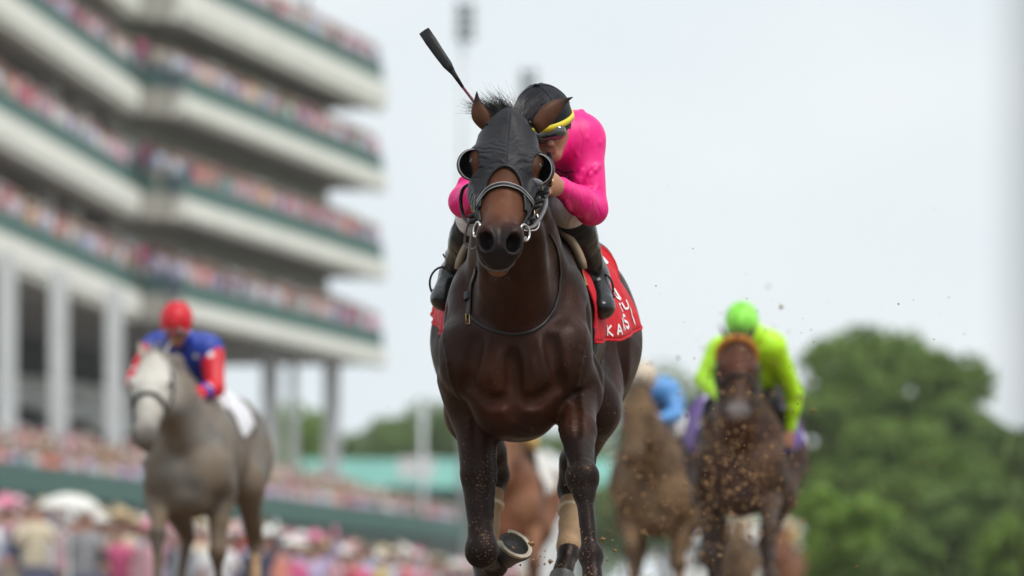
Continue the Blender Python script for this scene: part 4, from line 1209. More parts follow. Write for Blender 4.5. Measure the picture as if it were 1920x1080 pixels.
# ------------------------------------------------------------------ the leading pair
HERO['ears'] = [(H(917,240,.985), H(894,171,.97), (-1, .1, .2)), (H(1003,240,.98), H(1074,182,.90), (-1, -.2, .3)),
                ((0, -.014, 0), (0, .004, .016))]
hero, HF, HM, hero_body = make_horse('racehorse', 'dark bay racehorse in black blinker hood leading the race, head up, galloping nearest the camera',
    (ROOT_X, ROOT_Y, 0), HERO, hero_coat, .0075, hero=True, ear_m=ear_mat, group=None,
    bandages=[('hl', m_bandage, .22, .92), ('hr', m_bandage, .22, .96)])
rz = heading_rz(YAW)
W2L = (Matrix.Translation((ROOT_X, ROOT_Y, 0)) @ Matrix.Rotation(rz, 4, 'Z')).inverted()
def ray(px, py):
    o = W2L @ Vector((0, 0, CAM_Z)); d = (W2L.to_3x3() @ Vector(((px-960)/F_PX, 1, (1172-py)/F_PX)))
    return v3(o), v3(d)
def hit(px, py, F=None, off=0.0):
    return hits([(px, py)], off)[0]
def hits(pp, off=0.0):
    rs = [ray(*p) for p in pp]; o = np.array([r[0] for r in rs]); d = np.array([r[1] for r in rs]); t = np.full(len(pp), 21.0)
    for _ in range(26):
        t += np.clip((HF.ev(o + d*t[:, None]) - off)*.85, -.3, .5)
    return [tuple(p) for p in o + d*t[:, None]]
def hl(a, b, c): return v3(Hh(a, b, c, HM))
def to_head(P):
    q = (P - HM[:3, 3]) @ HM[:3, :3]
    a = q[..., 0]/.95; k = 1.17 - .24*np.clip((a - .26)/.26, 0, 1)
    return a, q[..., 1]/.93, q[..., 2]/k
# hood: a close fabric shell over the skull, open over nose, eyes and ears
hs = .0032
lo = np.min([hl(-.10, .05, .1), hl(.46, -.3, -.1), hl(-.1, -.3, 0)], 0) - .05; hi = np.max([hl(-.08, .06, .1), hl(.44, .05, 0), hl(.2, .05, .12)], 0) + .05
lo[1], hi[1] = -.17, .17
D, lo, hh, ax = HF.grid(hs, lo, hi, extra=.02)
X, Y, Z = pgrid(ax); A, Bq, Cq = to_head(np.stack([X, Y, Z], -1)); aC = np.abs(Cq)
shell = np.abs(D - .0035) - .0030
edge = A - np.minimum(.268 + (aC/.083)**2*.16, .43)
cut = np.maximum(edge, -(A + .035 + .30*np.maximum(-Bq - .04, 0)))
cut = np.maximum(cut, -(Bq + .215 + .10*A))
for s in (1, -1):
    e = np.sqrt(((A - .198)/.062)**2 + ((Bq + .045)/.052)**2 + ((Cq - s*.100)/.046)**2)
    cut = np.maximum(cut, (1 - e)*.05)
    e = np.sqrt(((A + .004)/.045)**2 + ((Bq + .05)/.07)**2 + ((Cq - s*.078)/.036)**2)
    cut = np.maximum(cut, (1 - e)*.04)
hood = field_obj('blinker_hood', np.maximum(shell, cut*.9), lo, hh, m_hood, hero, 1)
# put the hood's own frame on the head so that seam and folds follow the face
HMm = Matrix([list(r) for r in HM]); hood.data.transform(HMm.inverted()); hood.matrix_local = HMm
def local_child(ob):     # child of the hood built in horse coordinates
    ob.data.transform(HMm.inverted()); return ob
arch = [hl(min(.268 + (abs(c)/.083)**2*.16, .43), .02 - 2.2*abs(c)**1.6 - .03*abs(c)/.07, c) for c in np.linspace(-.079, .079, 21)]
local_child(tube_on(HF, arch, .0058, .006, 60).build('nose_binding', m_leather, hood, True))
for s in (1, -1):
    ring = []
    for t in np.linspace(0, 2*math.pi, 25):
        ring.append(hl(.198 + .060*math.cos(t), -.018 + .040*math.sin(t) - .02, s*(.105 - .022*math.sin(t))))
    # cups shading the eyes
    ce = hl(.190, -.052, s*.090); Aa = HM[:3, :3] @ np.diag([.056, .050, .054])
    nrm = v3((.94, -s*.26, .12)); nrm /= np.linalg.norm(nrm)
    G = Field(); G.ell(ce, (.055, .048, .052), .01, HM[:3, :3])
    Dc, l2, h2, ax2 = G.grid(.003); X, Y, Z = pgrid(ax2); PP = np.stack([X, Y, Z], -1)
    side_cut = (PP - ce) @ nrm - .012
    inner = -(((PP - hl(.190, -.052, 0))[..., 1])*s - .052)
    cup = field_obj('blinker_cup', np.maximum(np.maximum(np.abs(Dc) - .0022, side_cut), inner), l2, h2, m_leather, hood, 1); local_child(cup)
    Ae = HM[:3, :3] @ np.diag([.055, .048, .052]); g_ = Ae.T @ nrm; L_ = np.linalg.norm(g_); g_ /= L_
    e1 = np.cross(g_, v3((0, 0, 1))); e1 /= np.linalg.norm(e1); e2 = np.cross(g_, e1); d0 = .012/L_; rr = math.sqrt(1 - d0*d0)
    rim = [ce + Ae @ (g_*d0 + rr*(e1*math.cos(t) + e2*math.sin(t))) for t in np.linspace(0, 2*math.pi, 49)]
    rim = [p for p in rim if p[1]*s > (hl(.19, -.06, 0)[1]*s + .056)]
    # order the arc
    k = max(range(len(rim)), key=lambda i: np.linalg.norm(rim[i] - rim[i-1])); rim = rim[k:] + rim[:k]
    if np.linalg.norm(rim[0] - rim[-1]) < .02: rim.append(rim[0])
    r_o = MB().tube([tuple(p) for p in rim], .0018, 6).build('cup_rim', m_piping, hood, True); local_child(r_o)
# maker's patch on the hood cheek (small grey oval)
G = Field(); G.ell(hit(1006, 341, off=.006), (.006, .024, .011), .01, np.array(Euler((R(-20), 0, 0)).to_matrix())); Dg, l2, h2, _ = G.grid(.002)
local_child(field_obj('patch', Dg, l2, h2, m_strap_grey, hood, 1))

# bridle, one assembly of straps
bridle = tube_on(HF, hits(((896,392),(900,378),(912,362),(928,352),(945,349),(962,353),(980,364),(992,380),(998,396))), .0085, .004, 70).build('noseband', m_leather, hero, True)
for dy, rr in ((-3.0, .0022), (2.6, .0016)):
    tube_on(HF, hits([(px, py+dy) for px, py in ((899,384),(903,376),(914,362),(929,352),(945,349),(961,353),(979,364),(990,377),(995,388))]), rr, .0115, 70, 6).build('piping', m_piping, bridle, True)
def hset(name, m, pts, rad, par, x=None, n=40, sides=8, flat=None):
    P = [p if len(p) == 3 and abs(p[0]) < 5 else H(*p) for p in pts]
    return MB().tube(smooth_path(P, n), rad, sides, flat=flat).build(name, m, par, True)
for pts in ([(888,345,1.02),(893,372,1.09),(897,395,1.17),(900,415,1.28)], [(1024,352,1.0),(1014,378,1.10),(1000,402,1.20),(988,420,1.30)]):
    P = [hit(p[0], p[1], off=.004) if i in (1, 2) else H(*p) for i, p in enumerate(pts)]
    MB().tube(smooth_path(P, 30), .0065, 8, flat=.5).build('cheekpiece', m_leather, bridle, True)
def torus(name, c, nrm, r, rad, m, par, sides=8, n=28, sx=1.0):
    nrm = Vector(nrm).normalized(); a = nrm.orthogonal().normalized(); b = nrm.cross(a)
    pts = [Vector(c) + a*(r*math.cos(2*math.pi*i/n)) + b*(r*sx*math.sin(2*math.pi*i/n)) for i in range(n+1)]
    return MB().tube(pts, rad, sides, cap=False).build(name, m, par, True)
torus('bit_ring', H(894, 430, 1.30), (.5, -1, .2), .024, .0038, m_steel, bridle)
torus('bit_ring', H(984, 436, 1.31), (.6, 1, .1), .026, .0042, m_steel, bridle)
hset('bit_guard', m_strap_grey, [(977,428,1.34),(972,440,1.37),(976,452,1.35),(986,446,1.31)], .006, bridle, n=16)
# chin loop hanging below the jaw
hset('chin_loop', mat('dull_brown_leather', (.085, .070, .062), .42, .2), [(897,450,1.30),(897,478,1.33),(908,499,1.35),(932,508,1.36),(956,501,1.35),(970,478,1.33),(972,457,1.31)], .0042, bridle, n=48)
# off side straps and reins gathered beside the cheek
for pts, rd, mm, nm in (
    ([(984,428,1.30),(1000,424,1.22),(1014,406,1.14),(1023,384,1.08),(1022,366,1.02)], .0080, m_strap_grey, 'rein'),
    ([(982,432,1.30),(1003,431,1.2),(1010,418,1.12),(1006,402,1.10)], .0048, m_steel, 'rein_link'),
    ([(978,424,1.30),(992,398,1.22),(1005,372,1.12),(1014,345,1.04),(1022,318,1.0)], .0058, m_leather, 'strap'),
    ([(996,418,1.22),(1003,392,1.15),(1012,362,1.08),(1017,350,1.04)], .0075, m_leather, 'strap'),
    ([(1029,285,.98),(1033,308,.97),(1031,332,.97),(1030,350,.96)], .0078, m_leather, 'strap'),
    ([(1022,345,.98),(1017,360,1.02),(1023,372,1.05),(1028,360,1.0),(1026,346,.96)], .0050, m_leather, 'strap'),
    ([(1000,380,1.14),(1008,392,1.14),(1014,380,1.12),(1010,368,1.1)], .0042, m_strap_grey, 'strap'),
    ([(887,343,.99),(870,352,.96),(864,375,.94),(869,405,.96),(882,424,1.04),(894,430,1.2)], .0072, m_leather, 'rein'),
    ([(884,404,1.05),(875,430,1.03),(872,458,1.02),(889,466,1.05),(905,444,1.12)], .0045, m_strap_grey, 'strap')):
    hset(nm, mm, pts, rd, bridle, n=36, flat=.6)
for (px, py, x, w) in ((1032,340,.985,.011), (998,400,1.175,.010), (888,392,1.13,.009), (1013,352,1.07,.009)):
    c = Vector(H(px, py, x)); b_ = MB()
    q = [c + Vector((.012, sx*w*.8, sz*w)) for sx, sz in ((-1,-1),(1,-1),(1,1),(-1,1),(-1,-1))]
    b_.tube(q, .0022, 6).build('buckle', m_brass, bridle, True)
for (px, py, x) in ((1004,388,1.17), (1010,378,1.14), (1018,362,1.09), (889,404,1.17), (890,414,1.2), (993,412,1.22)):
    G = Field(); c = H(px, py, x); G.cone(v3(c) + v3((0, -.012, -.003)), v3(c) + v3((0, .012, .003)), .0085, .0085, .004); Dg, l2, h2, _ = G.grid(.003)
    field_obj('keeper', Dg, l2, h2, m_leather, bridle, 1)
# crown strap running behind the brow, seen under each ear
for pts in ([(887,268),(893,255),(903,243),(918,235)], [(1020,262),(1015,250),(1004,240),(990,233)]):
    tube_on(HF, [hit(p[0], p[1]) for p in pts], .0075, .008, 24).build('crown_strap', m_leather, bridle, True)

# breast strap
bp_ = hits(((882,592),(892,603),(912,616),(940,625),(968,628),(998,622),(1022,606),(1040,582),(1050,550),(1053,515),(1050,485),(1043,458),(1033,440)), .004)
breast = ribbon(HF, bp_, .009, .004, .001, 110).build('breast_strap', m_leather, hero, True)
ribbon(HF, hits(((887,505),(882,530),(879,560),(877,592)), .004), .019, .006, .001, 30).build('strap', m_leather, breast, True)
ribbon(HF, hits(((877,548),(877,562)), .004), .028, .009, .003, 6).build('keeper', m_leather, breast, True)
c = Vector(hit(877, 598, off=.012))
MB().tube([c + Vector((.0, sx*.006, sz*.016)) for sx, sz in ((-1,-1),(1,-1),(1,1),(-1,1),(-1,-1))], .0022, 6).build('buckle', m_brass, breast, True)

# forelock blown back between the ears
fl = []
for i in range(10): fl.append((H(926 + 4*i, 224 - 1.0*i, .975), (-.30, -.62 + .05*i, .78)))
hair_mesh(fl, 62, .085, None, .10, .35, .00075, 8, 21, droop=.25, sweep=(0, -.75, 0)).build('forelock', m_black_hair, hero)
hair_mesh([(H(948, 214, .96), (-.5, -.35, .65)), (H(936, 218, .96), (-.3, -.65, .5))], 90, .075, None, .14, .5, .0009, 8, 22, droop=.5, sweep=(0, -.8, 0)).build('forelock', m_black_hair, hero)
hair_mesh([(H(966, 216, .95), (-.5, .12, .55)), (H(985, 222, .95), (-.3, .45, .8)), (H(978, 220, .95), (-.4, .25, .9))], 60, .095, None, .07, .3, .0007, 8, 23, droop=.1, sweep=(0, .25, 0)).build('forelock', mat('grey_black_hair', (.03, .028, .030), .4, .4), hero)
# whiskers and long guard hairs under the jaw
hair_mesh([(hl(.60, -.19, c), (.3, c*6, -.9)) for c in (-.02, 0, .02)], 8, .04, None, .4, .3, .0005, 4, 31, droop=0).build('whisker', m_black_hair, hero)

# ------------------------------------------------------------------ saddle cloth with flare, hem and print
def trace_many(xs, ths, off, F=None, zc=1.15, r0=.75):
    F = F or HF; xs = np.asarray(xs, float); ths = np.asarray(ths, float)
    d = np.stack([np.zeros_like(ths), np.sin(ths), np.cos(ths)], -1); p = np.stack([xs, 0*xs, 0*xs + zc], -1) + d*r0; t = np.zeros(len(xs))
    for _ in range(22):
        t += np.clip((F.ev(p - d*t[:, None]) - off)*.9, -.2, .3)
    return p - d*t[:, None], d
def trace_in(x, th, off, F=None, zc=1.15):
    p, d = trace_many([x], [th], off, F, zc); return p[0], d[0]
def make_cloth(name, F, x0, x1, th0, th1, off, m, label, root_loc, yaw, nx=34, nt=64, flare=(.0, .08), wave=.012, seed=0, shrink=R(24), left=1.0):
    xs = np.linspace(x0, x1, nx); U = np.linspace(0, 1, nx)
    TH = np.stack([np.linspace(th0 + shrink*u, th1 - shrink*u, nt) for u in U])
    XX = np.repeat(xs[:, None], nt, 1); UU = np.repeat(U[:, None], nt, 1)
    p, d = trace_many(XX.ravel(), TH.ravel(), off, F); p = p.reshape(nx, nt, 3); d = d.reshape(nx, nt, 3)
    K = np.clip((np.abs(TH) - R(48))/R(60), 0, 1.2); sgn = np.where(TH > 0, 2.0, 0)
    W = (np.sin(UU*15 + sgn + seed) + .8*np.sin(UU*7.3 + 1 + seed + sgn))*wave
    out = K**1.3*(flare[0] + (flare[1] - flare[0])*np.minimum(1, UU*1.5)*np.where(TH < 0, left, 1)) + W*K*np.minimum(1, .25 + UU*2) + .004*np.sin(UU*31 + np.abs(TH)*9)*np.minimum(1, np.abs(TH))
    G = p + d*out[..., None]; N = d
    V = []; Fs = []
    V += [tuple(p) for p in G.reshape(-1, 3)]; V += [tuple(p) for p in (G - N*.005).reshape(-1, 3)]
    o = nx*nt
    for i in range(nx-1):
        for j in range(nt-1):
            a, b, c_, d_ = i*nt+j, i*nt+j+1, (i+1)*nt+j+1, (i+1)*nt+j
            Fs += [(a, b, c_, d_), (o+d_, o+c_, o+b, o+a)]
    for i in range(nx-1):
        for j in (0, nt-1):
            a, d_ = i*nt+j, (i+1)*nt+j; Fs.append((a, d_, o+d_, o+a) if j == 0 else (o+a, o+d_, d_, a))
    for j in range(nt-1):
        for i in (0, nx-1):
            a, b = i*nt+j, i*nt+j+1; Fs.append((a, o+a, o+b, b) if i == 0 else (b, o+b, o+a, a))
    root = empty(name, root_loc, heading_rz(yaw)); tag(root, label, 'saddle cloth')
    ob = link('cloth', raw_mesh('cloth', V, Fs), m, root)
    # turned hem
    for row in (0, nt-1):
        MB().tube([tuple(G[i, row] - N[i, row]*.002) for i in range(nx)], .0052, 6).build('hem', m, root, True)
    MB().tube([tuple(G[0, j] - N[0, j]*.002) for j in range(nt)], .0055, 6).build('hem', m, root, True)
    MB().tube([tuple(G[-1, j] - N[-1, j]*.002) for j in range(nt)], .0055, 6).build('hem', m, root, True)
    return root, ob, G
cloth_root, cloth_ob, CG = make_cloth('saddle_cloth', HF, .19, -.47, R(-110), R(116), .010, m_red,
    'red numbered saddle cloth with white lettering on the leading dark bay horse', (ROOT_X, ROOT_Y, 0), YAW, nx=48, nt=72, flare=(-.004, .115), wave=.011, left=.7)
from mathutils.bvhtree import BVHTree
CGv = CG[:, ::-1] if CG[0, -1][1] < 0 else CG
def on_side(u, v):
    """point of the cloth's left side: u from front to back, v metres up from the hem"""
    x = u*(CG.shape[0]-1); i = int(min(max(x, 0), CG.shape[0]-2)); f = x - i
    col = CG[i]*(1-f) + CG[i+1]*f; col = col[::-1]
    L = np.r_[0, np.cumsum(np.linalg.norm(np.diff(col, axis=0), axis=1))]
    p = v3([np.interp(v, L, col[:, k]) for k in range(3)])
    return p + v3((0, .9, .25))*.0035
def glyph(name, strokes, w, u0, v0, su, sv):
    b = MB()
    for st in strokes:
        for (p, q) in zip(st[:-1], st[1:]):
            dx, dy = (q[0]-p[0]), (q[1]-p[1]); L = math.hypot(dx, dy) or 1; nx_, ny_ = -dy/L*w/2, dx/L*w/2; n = 5; V = []
            for i in range(n+1):
                t = i/n
                for s in (-1, 0, 1): V.append(tuple(on_side(u0 + su*(p[0]+dx*t+nx_*s), v0 + sv*(p[1]+dy*t+ny_*s))))
            b.add(V, [(i*3+s, i*3+s+1, (i+1)*3+s+1, (i+1)*3+s) for i in range(n) for s in (0, 1)])
    b.build(name, m_white_print, cloth_root)
LET = dict(N=[[(0,0),(0,1)],[(1,0),(1,1)],[(0,1),(1,0)]], T=[[(0,1),(1,1)],[(.5,1),(.5,0)]], U=[[(0,1),(0,.2),(.3,0),(.7,0),(1,.2),(1,1)]],
  K=[[(0,0),(0,1)],[(1,1),(.05,.5),(1,0)]], A=[[(0,0),(.5,1),(1,0)],[(.2,.35),(.8,.35)]], S=[[(1,.85),(.7,1),(.3,1),(0,.8),(.1,.58),(.9,.42),(1,.2),(.7,0),(.3,0),(0,.15)]],
  P=[[(.6,1),(0,.7),(0,.3),(.6,0)]], C=[[(1,.8),(.6,1),(.2,.9),(0,.5),(.2,.1),(.6,0),(1,.2)]], Y=[[(0,1),(.5,.5),(1,1)],[(.5,.5),(.5,0)]], E=[[(1,1),(0,1),(0,0),(1,0)],[(0,.5),(.8,.5)]])
glyph('numeral', [[(0,1.0),(.75,.84),(1,.58),(1,0)]], .24, .50, .255, .26, .16)
for ch, u, v, su, sv, w in (('N',.47,.125,.12,.048,.19), ('T',.50,.086,.055,.028,.26), ('U',.58,.086,.065,.028,.26), ('K',.22,.014,.052,.036,.22), ('A',.31,.018,.052,.036,.22),
    ('K',.40,.028,.055,.045,.24), ('S',.48,.030,.055,.045,.24), ('P',.66,.030,.03,.05,.5)):
    glyph('letter' if ch != 'P' else 'bracket', LET[ch], w, u, v, su, sv)
# tan pad rolled over the withers in front of the saddle
pad = empty('saddle', (ROOT_X, ROOT_Y, 0), rz); tag(pad, 'small black race saddle on a tan foam pad, under the pink jockey', 'saddle')
for s in (1, -1):
    pts = trace_many([.30 - .003*i for i in range(11)], [s*R(4 + i*5.6) for i in range(11)], .018)[0]
    MB().tube([tuple(p) for p in pts], [.022]*10 + [.018], 12, flat=.7).build('pad_roll', m_tan_pad, pad, True)
    V = []; nth = 12
    V = [tuple(q) for q in trace_many([x for x in (.29, .255, .215) for j in range(nth)], [s*R(2 + j*6.4) for x in (1, 2, 3) for j in range(nth)], .012)[0]]
    Fs = [(i*nth+j, i*nth+j+1, (i+1)*nth+j+1, (i+1)*nth+j) if s > 0 else ((i+1)*nth+j, (i+1)*nth+j+1, i*nth+j+1, i*nth+j) for i in range(2) for j in range(nth-1)]
    link('pad_lining', raw_mesh('pad_lining', V, Fs), m_tan_inner, pad)
G = Field(); G.cone((.12, 0, 1.475), (-.22, 0, 1.47), .07, .10, .05, (1, 1.1, .45)); G.cone((.12, 0, 1.50), (.15, 0, 1.52), .03, .03, .03)
for s in (1, -1): G.cone((.05, s*.10, 1.44), (.06, s*.235, 1.24), .05, .04, .03, (1, .4, 1))
Dg, l2, h2, _ = G.grid(.009); field_obj('seat', Dg, l2, h2, m_leather, pad, 2)
# girth under the chest
gp = trace_many([.16]*40, np.linspace(R(95), R(265), 40), .006, zc=1.10)[0]
ribbon(HF, gp, .075, .006, .002, 60).build('girth', m_black_cloth, pad, True)
for s, (fx, fy) in ((1, (1128, 568)), (-1, (832, 556))):      # stirrup irons hanging round the boots
    c = Vector(H(fx, fy, .05)); b_ = MB()
    pts = [c + Vector((.01, (.047 if s < 0 else .040)*math.cos(t), .045 + .055*math.sin(t))) for t in np.linspace(R(-50), R(230), 20)]
    b_.tube(pts, .0038, 7).build('stirrup', m_leather, pad, True)
    MB().tube([c + Vector((.01, -.045, .02)), c + Vector((.01, .045, .02))], .009, 8, flat=.5).build('stirrup_tread', m_black_cloth, pad, True)
    ribbon(HF, [c + Vector((.01, 0, .145)), v3(c)*.5 + v3((.05, s*.20, 1.34))*.5, v3((.05, s*.19, 1.36))], .018, .004, 0, 14, proj=False, across=(0, s, .2)).build('stirrup_leather', m_leather, pad)

# ------------------------------------------------------------------ the leading jockey
m_pink = cloth_mat('hot_pink_silk', (.90, .008, .240), rough=.44, wr=.55, wscale=9, sheen=0.0)
m_helm = cloth_mat('black_helmet_cover', (.009, .010, .015), rough=.5, wr=.12, wscale=30, sheen=.0, spec=.15)
m_yel = cloth_mat('yellow_band', (.80, .66, .03), rough=.5, wr=.1, wscale=30)
jr, gj, Mj = make_rider('jockey in hot pink silks and yellow banded black helmet crouched on the leading horse',
    (ROOT_X, ROOT_Y, 0), HJ, m_pink, m_helm, hero=True, band=m_yel, rim=m_black_cloth, voxel=.0055)
# black printed badge on the shirt front
shirt = [c_ for c_ in jr.children if c_.name.startswith('silk_shirt')][0]
tree_s = BVHTree.FromPolygons([v.co for v in shirt.data.vertices], [p.vertices[:] for p in shirt.data.polygons])
bd = []
for px, py in ((1036,316),(1048,319),(1060,324),(1074,322),(1066,330),(1055,337),(1046,339),(1037,335)):
    o, d = ray(px, py); loc = tree_s.ray_cast(Vector(o), Vector(d).normalized())[0]
    if loc is not None: bd.append(loc - Vector(d).normalized()*.003)
if len(bd) > 3: MB().tube(smooth_path(bd, 30), .0032, 6, flat=.5).build('printed_badge', m_black_cloth, shirt, True)

# whip held up behind the ear
whip = empty('riding_whip', (ROOT_X, ROOT_Y, 0), rz); tag(whip, 'black and dark red riding whip raised above the left ear of the leading horse', 'whip')
wp = [H(795,58,.62), H(822,98,.64), H(850,137,.66), H(868,164,.675), H(888,190,.69), H(915,226,.71), H(950,285,.73), H(972,325,.745)]
def lerp3(a, b, t): return tuple(a[i] + (b[i]-a[i])*t for i in range(3))
MB().tube([wp[0], lerp3(wp[0], wp[1], .5), wp[1], lerp3(wp[1], wp[2], .6), wp[2]], [.019, .0195, .018, .016, .0085], 10, flat=.35, up=(1, 0, 0)).build('popper', m_leather, whip, True)
MB().tube([lerp3(wp[1], wp[2], .9), wp[2], wp[3]], [.010, .0085, .0050], 10).build('sleeve', m_black_cloth, whip, True)
MB().tube(wp[3:7], [.0048, .0050, .0054, .006], 8).build('shaft', mat('dark_red_shaft', (.13, .012, .018), .4, .2), whip, True)
MB().tube(wp[6:], [.009, .011], 10).build('handle', m_black_cloth, whip, True)
# ------------------------------------------------------------------ the horses behind
def Hfor(rx, ry, yaw=YAW):
    sy, cy = math.sin(yaw), math.cos(yaw)
    def f(px, py, x):
        y = 0.0
        for _ in range(5):
            Yd = ry - cy*x - sy*y; X = (px-960)*Yd/F_PX; y = (X - rx + sy*x)/cy
        return (x, y, CAM_Z + (1172-py)*Yd/F_PX)
    return f
def rootat(px, Y): return ((px-960)*Y/F_PX, Y, 0)
import copy
def pose(**kw):
    P = copy.deepcopy(HERO); P.pop('ears', None)
    for k, v in kw.items():
        if isinstance(v, dict) and k in P: P[k].update(v)
        else: P[k] = v
    return P
VX = .0165
# grey horse, left
gx = rootat(372, 40.3); Hg = Hfor(gx[0], gx[1])
Pg = pose(head=dict(O=(.98, -.165, 1.60), u=(.66, -.03, -.75), roll=R(-4)),
    fl=dict(elbow=(.46, .17, .80), knee=(.62, .17, .50), fet=(.50, .17, .22), hoof=(.42, .17, .08), toe=(.6, 0, -.4)),
    fr=dict(elbow=(.50, -.17, .80), knee=(.86, -.15, .60), fet=(.98, -.14, .30), hoof=(1.04, -.14, .12), toe=(.6, 0, -.4)),
    hl=dict(stifle=(-.52, .24, .90), hock=(-.80, .26, .56), fet=(-.62, .27, .25), hoof=(-.52, .27, .08), toe=(.8, 0, -.4)))
grey_coat = coat_mat('grey_coat', (.20, .188, .172), (.135, .122, .108), (.085, .068, .052), mud=(.20, .13, .07), mud_amt=.5, rough=.6, points=(.45, 1.15), face=[((1.15, -.17, 1.50), .12, .42, (.56, .53, .48))], body_mud=.45)
m_grey_hair = mat('pale_grey_mane', (.42, .40, .36), .6, .2)
m_blue_silk = cloth_mat('blue_starred_silk', (.012, .045, .36), rough=.45, wr=.3, wscale=18, sheen=0, patches=((.78, .78, .80), 9, .14))
m_red_silk = cloth_mat('red_starred_sleeves', (.62, .008, .025), rough=.45, wr=.3, wscale=18, sheen=0, patches=((.80, .78, .78), 8, .15))
m_red_helm = cloth_mat('red_starred_helmet_cover', (.62, .008, .020), rough=.4, wr=.1, wscale=30, sheen=0, patches=((.82, .80, .80), 11, .16))
greyh, GF, GM, _ = make_horse('racehorse', 'dappled grey racehorse with a pale face galloping at left', gx, Pg, grey_coat, VX, hair=m_grey_hair, bandages=[('hl', m_bandage, .3, .95)])
Jg = dict(head=Hg(331, 607, .50), face=(.90, -.05, -.44), up=(.3, 0, 1), neck=Hg(343, 640, .30), shl=Hg(396, 655, .26), shr=Hg(288, 652, .26), ell=Hg(403, 728, .42), elr=Hg(254, 712, .42),
    wrl=Hg(352, 746, .66), wrr=Hg(290, 742, .66), hnl=(.9, -.4, .1), hnr=(.9, .4, .1), chest=Hg(350, 700, .10), pel=Hg(372, 735, -.12),
    knl=Hg(392, 782, .30), knr=Hg(300, 790, .30), anl=Hg(418, 850, -.05), anr=Hg(290, 850, -.05), tol=Hg(428, 872, .08), tor=Hg(280, 870, .08))
make_rider('jockey in blue starred silks with red sleeves and a red helmet, riding the grey horse', gx, Jg, m_blue_silk, m_red_helm, sleeves=m_red_silk, voxel=.012, skin=m_skin_d, rim=m_red_helm)
make_cloth('saddle_cloth', GF, -.02, -.42, R(-88), R(88), .012, cloth_mat('white_cloth', (.72, .72, .76), rough=.6, wr=.4), 'white saddle cloth on the grey horse', gx, YAW, nx=16, nt=32, flare=(0, .05))
# dark bay with the green jockey, right
ex = rootat(1392, 39.6); He = Hfor(ex[0], ex[1])
Pe = pose(head=dict(O=(.98, -.01, 1.665), u=(.70, .02, -.71), roll=R(3)),
    fl=dict(elbow=(.48, .16, .82), knee=(.92, .17, .62), fet=(1.06, .19, .34), hoof=(1.12, .2, .16), toe=(.6, 0, -.5)),
    fr=dict(elbow=(.46, -.17, .80), knee=(.60, -.18, .46), fet=(.34, -.16, .34), hoof=(.28, -.16, .18), toe=(.3, 0, -.8)))
bay_coat = coat_mat('red_bay_coat', (.026, .011, .008), (.055, .020, .011), (.028, .025, .025), mud=(.26, .14, .06), mud_amt=.9, rough=.5, points=(.6, 1.15), face=[((1.18, 0, 1.60), .08, .20, (.075, .024, .013)), ((1.09, -.01, 1.66), .022, .040, (.75, .72, .70)), ((1.42, 0, 1.33), .06, .16, (.16, .155, .16))], body_mud=.14)
m_lime = cloth_mat('lime_green_silk', (.50, .92, .015), rough=.42, wr=.3, wscale=18, sheen=0); m_limeh = cloth_mat('lime_helmet_cover', (.32, .90, .09), rough=.42, wr=.1, wscale=30, sheen=0)
m_purple = cloth_mat('purple_cloth', (.10, .035, .26), rough=.6, wr=.5, wscale=12, sheen=.05, patches=((.62, .58, .75), 5, .22))
hb, EF, EM, _ = make_horse('racehorse', 'dark bay racehorse with white star and orange browband behind flying dirt, at right', ex, Pe, bay_coat, VX)
Je = dict(head=He(1391, 609, .62), face=(.80, 0, -.60), up=(.5, 0, 1), neck=He(1410, 625, .42), shl=He(1452, 652, .36), shr=He(1345, 662, .36), ell=He(1488, 738, .22), elr=He(1320, 712, .45),
    wrl=He(1482, 802, .18), wrr=He(1352, 745, .70), hnl=(.1, -.1, -1), hnr=(.9, .4, .1), chest=He(1415, 690, .16), pel=He(1415, 720, -.14),
    knl=He(1440, 758, .30), knr=He(1342, 765, .30), anl=He(1470, 820, -.05), anr=He(1318, 820, -.05), tol=He(1474, 845, .08), tor=He(1312, 842, .08))
make_rider('jockey in lime green silks and lime helmet, one arm hanging straight down, right side', ex, Je, m_lime, m_limeh, breeches=m_black_cloth, voxel=.012, skin=m_skin, rim=m_black_cloth)
make_cloth('saddle_cloth', EF, .18, -.54, R(-108), R(108), .012, m_purple, 'purple and white saddle cloth on the horse of the lime green jockey', ex, YAW, nx=20, nt=36, flare=(.01, .10))
def on_head(F, M, pts, rad, name, m, par, n=40):
    P = F.project(np.array([Hh(*p, M) for p in pts]), .01); MB().tube(smooth_path([tuple(p) for p in P], n), rad, 8).build(name, m, par, True)
m_orange = mat('orange_sheepskin', (.50, .19, .035), .9, .25, 40, .8, 120)
on_head(EF, EM, [(.06, -.12, -.10), (.035, -.03, -.075), (.02, .03, -.03), (.02, .03, .03), (.035, -.03, .075), (.06, -.12, .10)], .021, 'browband', m_orange, hb)
for FF, MM, rt, mm in ((EF, EM, hb, m_leather), (GF, GM, greyh, m_leather)):
    on_head(FF, MM, [(.34, -.16, -.07), (.33, -.06, -.07), (.31, 0, -.03), (.31, 0, .03), (.33, -.06, .07), (.34, -.16, .07)], .011, 'noseband', mm, rt)
    for s in (1, -1): on_head(FF, MM, [(.04, -.10, s*.10), (.2, -.12, s*.10), (.36, -.12, s*.09), (.50, -.11, s*.07)], .008, 'cheekpiece', mm, rt)
